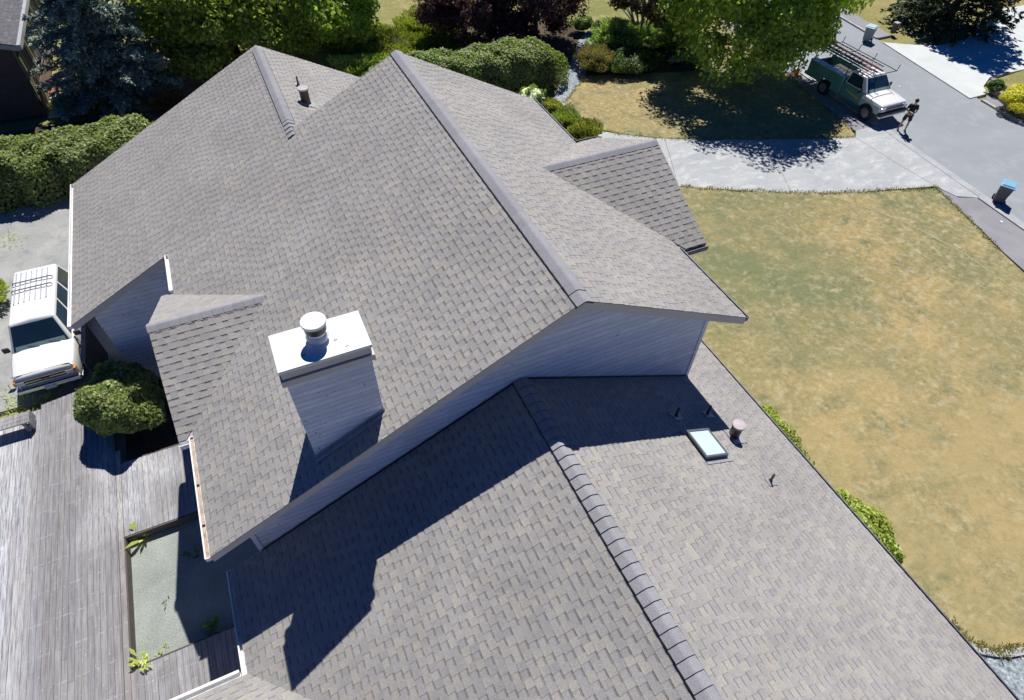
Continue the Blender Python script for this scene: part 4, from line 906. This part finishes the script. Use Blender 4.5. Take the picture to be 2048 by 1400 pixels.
def panel(mb, pts, off):
    """thin plate lifted off a surface: pts 4 corners, off outward vector"""
    o = Vector(off); v = [Vector(p) for p in pts]; n = len(v)
    vs = [p+o for p in v]+[p-o*.4 for p in v]
    mb.add(vs, [tuple(range(n)), tuple(range(2*n-1, n-1, -1))]+[(i, n+i, n+(i+1) % n, (i+1) % n) for i in range(n)])
def lerp(a, b, t): return tuple(a[i]+(b[i]-a[i])*t for i in range(3))
def quadpt(q, u, v): return lerp(lerp(q[0], q[1], u), lerp(q[3], q[2], u), v)
def sub(q, u0, u1, v0, v1): return [quadpt(q, u0, v0), quadpt(q, u1, v0), quadpt(q, u1, v1), quadpt(q, u0, v1)]

# white sport utility wagon on the side driveway
suv = empty('parked_car', (-8.08, 19.32, .0), math.pi, label='white boxy utility car with roof bars on the driveway left of the house', cat='car')
mb = MB(); loft(mb, [(2.30, sec(.80, .42, .98, .01)), (2.2, sec(.88, .36, 1.03, .015)), (1.6, sec(.925, .34, 1.075)), (1.12, sec(.93, .34, 1.10)), (.4, sec(.93, .34, 1.12, 0)), (-1.6, sec(.93, .34, 1.12, 0)), (-2.25, sec(.91, .36, 1.12, 0)), (-2.36, sec(.86, .42, 1.08, 0))])
mb.build('body', M['wpaint'], suv, smooth=False, bevel=.07)
def greenhouse(par, yb0, yr0, yr1, yb1, wb, wr, zb, zt, paint, wins, pil=.10, crown=.03):
    Bf, Br = [(wb, yb0, zb), (wb, yb1, zb)], None
    mb = MB()
    c = [(wb, yb0, zb), (-wb, yb0, zb), (-wb, yb1, zb), (wb, yb1, zb), (wr, yr0, zt), (-wr, yr0, zt), (-wr, yr1, zt), (wr, yr1, zt)]
    ridge_ = [(0, yr0-.04, zt+crown), (0, yr1+.04, zt+crown)]
    mb.add(c+ridge_, [(0, 1, 5, 8, 4)[::-1], (1, 2, 6, 5)[::-1], (2, 3, 7, 9, 6)[::-1], (3, 0, 4, 7)[::-1], (4, 8, 9, 7)[::-1], (8, 5, 6, 9)[::-1], (0, 3, 2, 1)[::-1]])
    mb.build('cabin', paint, par, bevel=.06)
    q = [c[1], c[0], c[4], c[5]]; mb = MB(); n_ = Vector((0, zt-zb, yb0-yr0)).normalized()*.012; panel(mb, sub(q, .045, .955, .06, .92), n_); ws = mb.build('windshield', M['glass'], par)
    mb = MB(); panel(mb, sub(q, .08, .92, .07, .22), n_*1.25); mb.build('dashboard', M['dash'], ws)
    q = [c[3], c[2], c[6], c[7]]; mb = MB(); panel(mb, sub(q, .08, .92, .15, .85), Vector((0, -1, .25))*.012); mb.build('rear_window', M['glass'], par)
    for s in (1, -1):
        q = [(s*wb, yb0, zb), (s*wb, yb1, zb), (s*wr, yr1, zt), (s*wr, yr0, zt)]; n_ = Vector((s*(zt-zb), 0, wb-wr)).normalized()*.012
        for a, b in wins:
            mb = MB(); pts = sub(q, a, b, .10, .86)
            panel(mb, pts if s < 0 else pts[::-1], n_); mb.build('side_window', M['glass'], par)
greenhouse(suv, 1.18, .62, -2.14, -2.30, .875, .64, 1.06, 1.80, M['wpaint'], [(.05, .33), (.37, .64), (.68, .96)])
mb = MB()
for x_ in (-.42, -.26, -.1, .06, .22, .38, .52): mb.box(x_-.017, x_+.017, -1.95, -.35+.05*abs(x_), 1.79, 1.845)
mb.build('roof_rib', simple('grey_rib', (.42, .44, .48), .5), suv)
mb = MB()
for y_ in (-.95, -1.35): mb.tube([(-.6, y_, 1.84), (-.56, y_, 1.90), (.56, y_, 1.90), (.6, y_, 1.84)], .022, 6)
mb.build('roof_bar', simple('grey_roof_bar', (.20, .21, .23), .5), suv)
mb = MB(); mb.box(-.80, .80, 2.27, 2.35, .70, .93); mb.build('grille', M['bplastic'], suv, bevel=.015)
mb = MB(); mb.box(-.56, .56, 2.352, 2.366, .80, .835); mb.box(-.56, .56, 2.352, 2.362, .90, .92); mb.box(-.56, .56, 2.352, 2.362, .71, .73); mb.build('grille_bar', M['chrome'], suv)
mb = MB(); bt = [(-.10, .79), (-.04, .79), (-.04, .775), (.04, .775), (.04, .79), (.10, .79), (.12, .845), (.04, .845), (.04, .86), (-.04, .86), (-.04, .845), (-.12, .845)]
n = len(bt); mb.add([(x, 2.37, z) for x, z in bt]+[(x, 2.385, z) for x, z in bt], [tuple(range(n)), tuple(range(2*n-1, n-1, -1))]+[(i, n+i, n+(i+1) % n, (i+1) % n) for i in range(n)]); mb.build('emblem', simple('dull_gold_red', (.30, .12, .06), .4), suv)
for s in (1, -1):
    mb = MB(); mb.box(min(s*.57, s*.80), max(s*.57, s*.80), 2.352, 2.375, .74, .90); mb.build('headlight', M['lamp'], suv, bevel=.01)
    mb = MB(); mb.box(min(s*.80, s*.88), max(s*.80, s*.88), 2.20, 2.35, .74, .90); mb.build('turn_signal', M['amber'], suv, bevel=.01)
    mb = MB(); mb.box(min(s*.93, s*1.12), max(s*.93, s*1.12), .92, 1.0, 1.02, 1.20); mb.build('mirror', M['bplastic'], suv, bevel=.02)
    mb = MB(); mb.box(min(s*.80, s*.9), max(s*.80, s*.9), -2.38, -2.3, .7, 1.0); mb.build('tail_light', M['redlens'], suv)
    for y_ in (1.42, -1.38): wheel(suv, s*.865, y_, .37, .25, s)
    mb = MB()
    for y_ in (1.42, -1.38):
        for k in range(10):
            a0, a1_ = math.pi*k/10, math.pi*(k+1)/10
            mb.add([(s*.935, y_+math.cos(a)*r_, .37+math.sin(a)*r_) for a, r_ in ((a0, .40), (a1_, .40), (a1_, .46), (a0, .46))], [(0, 1, 2, 3) if s > 0 else (3, 2, 1, 0)])
    mb.build('wheel_arch', M['bplastic'], suv)
mb = MB(); mb.box(-.9, .9, 2.28, 2.46, .46, .62); mb.build('bumper', M['chrome'], suv, bevel=.03)
mb = MB(); mb.box(-.16, .16, 2.465, 2.475, .42, .56); mb.build('licence_plate', simple('plate', (.45, .48, .6), .4), suv)
mb = MB(); mb.box(-.9, .9, -2.5, -2.32, .46, .64); mb.build('bumper', M['chrome'], suv, bevel=.03)
mb = MB()
for s in (-1, 1): panel(mb, [(s*.34-.012, 1.2, 1.118), (s*.34+.012, 1.2, 1.118), (s*.30+.012, 2.15, 1.045), (s*.30-.012, 2.15, 1.045)][::-1], (0, 0, .012))
mb.build('hood_crease', M['wpaint'], suv)

for s in (1, -1):
    mb = MB()
    for y_ in (.98, .02, -.92): mb.box(min(s*.925, s*.936), max(s*.925, s*.936), y_-.008, y_+.008, .42, 1.0)
    mb.build('door_seam', M['bplastic'], suv)
    for y_ in (.12, -.80):
        mb = MB(); mb.box(min(s*.93, s*.955), max(s*.93, s*.955), y_, y_+.13, .90, .935); mb.build('door_handle', M['chrome'], suv)
mb = MB(); mb.tube([(-.55, 1.17, 1.125), (-.05, 1.05, 1.22)], .012, 5); mb.tube([(.05, 1.17, 1.125), (.55, 1.05, 1.22)], .012, 5); mb.build('wiper', M['bplastic'], suv)
mb = MB(); mb.box(-.86, .86, 2.19, 2.202, 1.03, 1.045); mb.build('hood_edge', M['bplastic'], suv)

# pickup with a service body and ladder rack
tk = empty('pickup_truck', (31.85, 22.35, -.06), math.pi, label='white and green service pickup with a ladder rack parked at the kerb under the tree', cat='pickup truck')
mb = MB(); loft(mb, [(2.72, sec(.90, .62, 1.05, .0)), (2.6, sec(.96, .60, 1.12, .02)), (2.0, sec(.985, .58, 1.17, .03)), (1.32, sec(.985, .58, 1.22, .03))])
mb.build('hood', M['wpaint'], tk, bevel=.06)
mb = MB()
for s in (1, -1): panel(mb, [(s*.985, 2.60, .62), (s*.985, 1.33, .60), (s*.99, 1.33, 1.02), (s*.975, 2.6, 1.0)][::(1 if s < 0 else -1)], (s*.014, 0, 0))
mb.build('fender', M['lgpaint'], tk)
mb = MB(); loft(mb, [(1.31, sec(.985, .50, 1.22, .0)), (-.12, sec(.985, .50, 1.22, 0))]); mb.build('body', M['gpaint'], tk, bevel=.02)
greenhouse(tk, 1.50, .95, -.02, -.10, .93, .72, 1.20, 1.86, M['wpaint'], [(.22, .93)])
for s in (1, -1):
    mb = MB(); panel(mb, [(s*.99, 1.12, .56), (s*.99, .02, .56), (s*.985, .02, 1.12), (s*.985, 1.12, 1.12)][::(1 if s < 0 else -1)], (s*.012, 0, 0)); dr = mb.build('door', M['gpaint'], tk)
    mb = MB(); mb.box(min(s*1.0, s*1.03), max(s*1.0, s*1.03), .12, .26, .98, 1.02); mb.build('handle', M['chrome'], dr)
    # round company badge with a swoosh, unreadable in the photograph
    mb = MB(); panel(mb, [(s*1.002, .95, .80), (s*1.002, .25, .92), (s*1.002, .25, .99), (s*1.002, .95, .90)][::(1 if s < 0 else -1)], (s*.004, 0, 0)); mb.build('door_stripe', simple('yellow_stripe', (.55, .52, .12), .4), dr)
    mb = MB(); panel(mb, [(s*1.004, 1.10+.13*math.cos(k*math.pi/6), .86+.13*math.sin(k*math.pi/6)) for k in range(12)], (s*.004, 0, 0)); mb.build('door_badge', simple('orange_badge', (.55, .30, .14), .4), dr)
    mb = MB(); mb.box(min(s*.97, s*1.22), max(s*.97, s*1.22), 1.12, 1.2, 1.18, 1.40); mb.build('mirror', M['bplastic'], tk, bevel=.02)
    mb = MB(); mb.box(min(s*.62, s*.93), max(s*.62, s*.93), 2.70, 2.76, .78, .98); mb.build('headlight', M['lamp'], tk, bevel=.01)
    for y_ in (1.92, -1.24): wheel(tk, s*.90, y_, .40, .27, s)
    mb = MB(); y_ = 1.92
    for k in range(10):
        a0, a1_ = math.pi*k/10, math.pi*(k+1)/10
        mb.add([(s*1.004, y_+math.cos(a)*r_, .40+math.sin(a)*r_) for a, r_ in ((a0, .38), (a1_, .38), (a1_, .50), (a0, .50))], [(0, 1, 2, 3) if s > 0 else (3, 2, 1, 0)])
    mb.build('wheel_arch', M['bplastic'], tk)
    # side tool boxes of the service body
    mb = MB(); x0_, x1_ = sorted((s*.60, s*1.01)); mb.box(x0_, x1_, -.82, -.16, .50, 1.42); mb.box(x0_, x1_, -1.72, -.821, .86, 1.42); mb.box(x0_, x1_, -2.72, -1.721, .55, 1.42); sb = mb.build('tool_box', M['gpaint'], tk, bevel=.015)
    mb = MB()
    for ya, yb, za, zb in ((-.78, -.2, .56, 1.36), (-1.68, -.86, 1.0, 1.36), (-2.66, -1.78, .62, 1.36)): mb.box(min(s*1.012, s*1.028), max(s*1.012, s*1.028), ya, yb, za, zb)
    mb.build('compartment_door', M['gpaint'], sb, bevel=.008)
    mb = MB(); mb.box(x0_-.01, x1_+.01, -2.73, -.15, 1.422, 1.45); mb.box(min(s*.99, s*1.03), max(s*.99, s*1.03), -.17, -.13, .5, 1.42); mb.build('trim_rail', M['lgpaint'], sb)
mb = MB(); mb.box(-.6, .6, -2.7, -.2, .78, .84); mb.box(-.6, .6, -2.72, -2.66, .84, 1.3); mb.build('bed', M['interior'], tk)
mb = MB(); mb.box(-.5, .45, -1.9, -.5, .84, 1.25); mb.build('cargo_box', M['bplastic'], tk, bevel=.03)
mb = MB(); mb.box(-.62, .62, 2.70, 2.77, .80, .98); mb.build('grille', M['bplastic'], tk, bevel=.01)
mb = MB(); mb.box(-.62, .62, 2.772, 2.785, .875, .90); mb.build('grille_bar', M['chrome'], tk)
mb = MB(); mb.box(-.98, .98, 2.62, 2.86, .60, .74); mb.build('bumper_top', M['bplastic'], tk, bevel=.03)
mb = MB(); mb.box(-.96, .96, 2.64, 2.84, .46, .585); mb.build('bumper', M['chrome'], tk, bevel=.03)
mb = MB(); mb.box(-.9, .9, -2.95, -2.75, .5, .66); mb.build('rear_bumper', M['chrome'], tk, bevel=.02)
rk = empty('ladder_rack', (0, 0, 0)); rk.parent = tk
mb = MB(); RZ = 2.12
for s in (1, -1):
    mb.tube([(s*.88, -2.6, 1.45), (s*.88, -2.6, RZ), (s*.88, 1.35, RZ)], .022, 6); mb.tube([(s*.88, -.25, 1.45), (s*.88, -.25, RZ)], .022, 6)
for y_ in (-2.6, -1.4, -.25, 1.33): mb.tube([(-.92, y_, RZ+.3), (-.88, y_, RZ), (.88, y_, RZ), (.92, y_, RZ+.3)], .022, 6)
mb.build('rack_frame', M['bplastic'], rk)
for k, (xa, xb_, mat_, ya, yb) in enumerate([(.05, .45, simple('red_brown_fibreglass', (.20, .08, .075), .6), -2.9, 1.2), (-.42, -.05, M['lead'], -2.7, .8), (.52, .80, simple('dull_pink_ladder', (.28, .18, .19), .6), -2.8, .9)]):
    mb = MB(); z_ = RZ+.04
    for x_ in (xa, xb_): mb.box(x_-.02, x_+.02, ya, yb, z_, z_+.08)
    y_ = ya+.15
    while y_ < yb-.1: mb.box(xa+.02, xb_-.02, y_-.018, y_+.018, z_+.025, z_+.055); y_ += .30
    o = mb.build('ladder', mat_); o.location = tk.location; o.rotation_euler = tk.rotation_euler
    tag(o, ['red-brown ladder lying on the middle of the pickup rack', 'grey ladder on the pickup rack, on the road side', 'dull pink ladder on the pickup rack, on the kerb side'][k], 'ladder', 'ladders on the pickup rack')

# ------------------------------------------------------------------ wheelie bins
M['binb'] = simple('grey_bin', (.10, .11, .13), .6, var=.12); M['binb2'] = simple('faded_grey_bin', (.21, .24, .28), .6, var=.12)
M['binlid'] = simple('blue_lid', (.20, .40, .58), .4, var=.12); M['binlid2'] = simple('pale_blue_lid', (.38, .55, .62), .4, var=.12)
def wbin(loc, rz, label, mb_, ml):
    o = empty('wheelie_bin', loc, rz, label=label, cat='bin', group='wheelie bins at the kerb')
    m = MB(); vs = [(s*w_, t*d_, z) for z, w_, d_ in ((.06, .21, .20), (.86, .27, .30)) for t in (-1, 1) for s in (-1, 1)]
    m.add(vs, [(0, 2, 3, 1), (4, 5, 7, 6), (0, 1, 5, 4), (1, 3, 7, 5), (3, 2, 6, 7), (2, 0, 4, 6)]); m.box(-.29, .29, -.32, .32, .84, .88); m.build('bin_body', mb_, o, bevel=.025)
    m = MB(); T = Matrix.Translation((0, 0, .885)) @ Matrix.Rotation(.03, 4, 'X'); m.box(-.31, .31, -.37, .33, 0, .045, M=T); m.box(-.25, .25, -.28, .25, .045, .085, M=T); m.build('lid', ml, o, bevel=.02)
    m = MB(); m.tube([(-.24, .36, .84), (.24, .36, .84)], .018, 8); m.build('handle', M['bplastic'], o)
    for s in (-1, 1):
        m = MB(); m.lathe([(.10, -.025), (.10, .025)], 16, (s*.25, .20, .10), axis='X'); m.build('wheel', M['tyre'], o)
    return o
x, y, _ = G(1996, 400); wbin((x, y, -.055), math.radians(-62), 'dark grey wheelie bin with a bright blue lid at the near kerb', M['binb'], M['binlid'])
x, y, _ = G(1733, 80); wbin((x, y, -.055), math.radians(-70), 'pale grey wheelie bin at the far kerb behind the pickup', M['binb2'], M['binlid2'])
x, y, _ = G(1592, 149); cone = empty('traffic_cone', (x, y, -.02), label='small red traffic cone under the tree edge behind the pickup', cat='traffic cone')
mb = MB(); mb.lathe([(.15, .03), (.03, .5), (.02, .5)], 16); mb.build('cone_body', simple('red_orange', (.65, .07, .03), .5), cone); mb = MB(); mb.box(-.19, .19, -.19, .19, 0, .03); mb.build('cone_base', M['redlens'], cone)

# ------------------------------------------------------------------ person in the road, looking down at a hand-held controller
def skin_mesh(name, nodes, edges, mat, parent, sub_=2):
    me = bpy.data.meshes.new(name); me.from_pydata([n[0] for n in nodes], edges, []); o = link(name, me, mat, parent)
    sk_ = o.modifiers.new('skin', 'SKIN'); sk_.use_smooth_shade = True
    for i, n in enumerate(nodes):
        r = n[1]; me.skin_vertices[0].data[i].radius = (r, r) if not isinstance(r, tuple) else r
    me.skin_vertices[0].data[0].use_root = True
    s = o.modifiers.new('sub', 'SUBSURF'); s.levels = sub_; s.render_levels = sub_
    return o
x, y, _ = G(1803, 259); pe = empty('person', (x, y, -.06), math.radians(135), label='person in black T-shirt and dark shorts standing in the road holding a controller', cat='person')
M['skin'] = simple('skin', (.50, .31, .23), .6, var=.05); M['tee'] = simple('black_cotton', (.018, .018, .022), .9); M['shorts'] = simple('dark_shorts', (.035, .03, .045), .9); M['shoe'] = simple('dark_shoe', (.03, .03, .035), .7); M['hair'] = simple('dark_hair', (.03, .022, .018), .8)
nodes = [((0, 0, .95), (.15, .11)), ((0, .01, 1.10), (.14, .10)), ((0, .0, 1.28), (.165, .11)), ((0, -.01, 1.42), (.12, .085)), ((0, .0, 1.50), .055), ((0, .03, 1.56), .06), ((0, .05, 1.64), (.078, .095)), ((0, .05, 1.70), (.06, .075))]
edges = [(i, i+1) for i in range(7)]
def chain(start, pts):
    p = start
    for q in pts: nodes.append(q); edges.append((p, len(nodes)-1)); p = len(nodes)-1
    return p
for s in (-1, 1):
    chain(0, [((s*.10, 0, .88), .095), ((s*.13, .01, .70), .08), ((s*.15, .02, .48), .055), ((s*.16, 0, .34), .056), ((s*.17, -.02, .12), .036), ((s*.17, -.03, .06), .04), ((s*.18, .10, .035), .035)])
    h = chain(3, [((s*.17, -.01, 1.41), .06), ((s*.215, -.02, 1.28), .047), ((s*.235, -.01, 1.12), .038), ((s*.17, .14, 1.12), .034), ((s*.11, .26, 1.15), .024), ((s*.095, .31, 1.165), (.03, .018))])
    for k in range(4): chain(h, [((s*(.10-.018*k)+s*.01, .35, 1.19-.016*k), .009), ((s*(.075-.014*k), .37+.004*k, 1.185-.016*k), .008)])
    chain(h, [((s*.075, .31, 1.195), .010), ((s*.055, .33, 1.205), .009)])
skin_mesh('body', nodes, edges, M['skin'], pe)
tn = [((0, .01, .93), (.165, .125)), ((0, .01, 1.10), (.158, .118)), ((0, 0, 1.28), (.18, .125)), ((0, -.01, 1.41), (.14, .10)), ((0, 0, 1.47), .07)]; te = [(0, 1), (1, 2), (2, 3), (3, 4)]
for s in (-1, 1):
    b = len(tn); tn += [((s*.17, -.01, 1.405), .075), ((s*.215, -.02, 1.28), .068), ((s*.232, -.012, 1.19), .066)]; te += [(3, b), (b, b+1), (b+1, b+2)]
skin_mesh('shirt', tn, te, M['tee'], pe)
sn = [((0, 0, .97), (.168, .128))]; se = []
for s in (-1, 1):
    b = len(sn); sn += [((s*.10, 0, .86), .112), ((s*.135, .01, .68), .105), ((s*.15, .015, .55), .10)]; se += [(0, b), (b, b+1), (b+1, b+2)]
skin_mesh('shorts', sn, se, M['shorts'], pe)
for s in (-1, 1):
    mb = MB(); mb.box(s*.175-.05, s*.175+.05, -.10, .17, .0, .075); mb.build('shoe', M['shoe'], pe, bevel=.03)
mb = MB(); mb.lathe([(.02, 1.60), (.088, 1.62), (.098, 1.67), (.088, 1.73), (.05, 1.765), (.01, 1.77)], 16, (0, .025, 0)); mb.v = [(a, (b-.025)*1.15+.025, c_) for a, b, c_ in mb.v]; mb.build('hair', M['hair'], pe, smooth=True)
mb = MB()
for s in (-1, 1): mb.box(s*.032-.012, s*.032+.012, .132, .146, 1.645, 1.655)
mb.build('eye', M['black'], pe)
mb = MB(); mb.add([(-.014, .135, 1.61), (.014, .135, 1.61), (0, .165, 1.615), (0, .135, 1.655)], [(0, 1, 2), (0, 2, 3), (2, 1, 3), (0, 3, 1)]); mb.build('nose', M['skin'], pe)
ct = MB(); ct.box(-.09, .09, .31, .41, 1.15, 1.18); ct.tube([(.07, .40, 1.17), (.07, .45, 1.25)], .006, 5); cto = ct.build('remote_controller', M['lead'], bevel=.012); cto.location = pe.location; cto.rotation_euler = pe.rotation_euler
tag(cto, 'hand-held remote controller in the hands of the person standing in the road', 'controller')

# ragged grass along the edges of the lawns
def fringe(name, pts, n, seed, wd=.12, off=0.):
    R = rs(seed); P = np.array(pts); L_ = np.linalg.norm(np.diff(P, axis=0), axis=1); cum = np.concatenate([[0], np.cumsum(L_)])
    t = R.rand(n)*cum[-1]; i = np.clip(np.searchsorted(cum, t)-1, 0, len(L_)-1); f = ((t-cum[i])/L_[i])[:, None]
    q = P[i]*(1-f)+P[i+1]*f; dd = (P[i+1]-P[i])/L_[i][:, None]; nn = np.stack([-dd[:, 1], dd[:, 0]], axis=1)
    clump = np.sin(t*3.1+seed)+np.sin(t*7.7)+np.sin(t*1.3); q = q+nn*((R.normal(size=n)*wd*.5+off)+clump*.03)[:, None]
    root_p = np.concatenate([q, np.zeros((n, 1))], axis=1)
    a = R.rand(n)*6.28; D = unit(np.stack([np.cos(a)*.7, np.sin(a)*.7, .4+.6*R.rand(n)], axis=1)); s_ = .09*(.5+.9*R.rand(n, 1)); B = unit(np.cross(D, np.array([0, 0, 1.])))
    V = np.stack([root_p, root_p+D*s_*.5-B*s_*.16, root_p+D*s_, root_p+D*s_*.5+B*s_*.16], axis=1)
    return tag(quads(name, V, leafcols(n, R, [(.095, .095, .035), (.12, .115, .04), (.15, .13, .055)]), M['leaf']), kind='stuff')
fringe('grass', drv_bot, 1500, 91); fringe('grass', drv_top, 1000, 92)
fringe('grass', [(27.8, 9.6), (28.3, 11.1), (29.15, 14.2), (29.3, 14.1)], 500, 93)
fringe('grass', isl, 500, 94, .1)
fringe('grass', GP([(2130, 1280), (2048, 1297), (2020, 1301), (1990, 1301), (1965, 1296), (1940, 1284), (1915, 1266), (1880, 1236)]), 1200, 95, .14)
fringe('grass', GP([(1700, 255), (1665, 228), (1640, 207), (1600, 172), (1575, 150)]), 600, 96, .14)

# short dry turf: clumps of blades over the front lawns
def inside(P, poly):
    x, y = P[:, 0], P[:, 1]; c = np.zeros(len(P), bool); n = len(poly)
    for i in range(n):
        (xa, ya), (xb, yb) = poly[i], poly[(i+1) % n]
        if ya == yb: continue
        k = ((ya > y) != (yb > y)) & (x < (xb-xa)*(y-ya)/(yb-ya)+xa); c ^= k
    return c
def turf(poly, n, seed):
    R = rs(seed); p = np.array(poly); lo, hi = p.min(0), p.max(0); q = lo+(hi-lo)*R.rand(n*3, 2); q = q[inside(q, poly)][:n]; n = len(q)
    f = lambda a, b, c, d: np.sin(q[:, 0]*a+q[:, 1]*b+c)*np.cos(q[:, 0]*b*.8-q[:, 1]*a*1.1+d)
    g = f(.35, .22, 1, 2)+.7*f(.9, -.6, 3, 1)+.5*f(2.1, 1.7, 0, 4)+.35*f(4.7, -3.9, 2, 2)+R.normal(size=n)*.35
    pal = np.array([(.10, .11, .045), (.125, .12, .05), (.145, .13, .058), (.165, .14, .066), (.18, .155, .085)])
    k = np.clip(((g+1.7)/3.4*5), 0, 4.99).astype(int); col = np.clip(pal[k]*2.6*(1+R.uniform(-.2, .2, (n, 1))), 0, 1)
    a = R.rand(n)*6.28; D = unit(np.stack([np.cos(a), np.sin(a), .06+.14*R.rand(n)], axis=1)); s_ = .12*(.5+.8*R.rand(n, 1)); B = unit(np.cross(D, np.array([0, 0, 1.])))
    o = np.concatenate([q, np.zeros((n, 1))], axis=1)
    V = np.stack([o, o+D*s_*.5-B*s_*.22, o+D*s_, o+D*s_*.5+B*s_*.22], axis=1)
    return tag(quads('grass', V, col, M['leaf']), kind='stuff')

turf(isl+drv_top[1:]+GP([(1700, 255), (1665, 228), (1640, 207), (1600, 172), (1575, 150)])+[(27, 31), (22, 31)], 1500, 102)
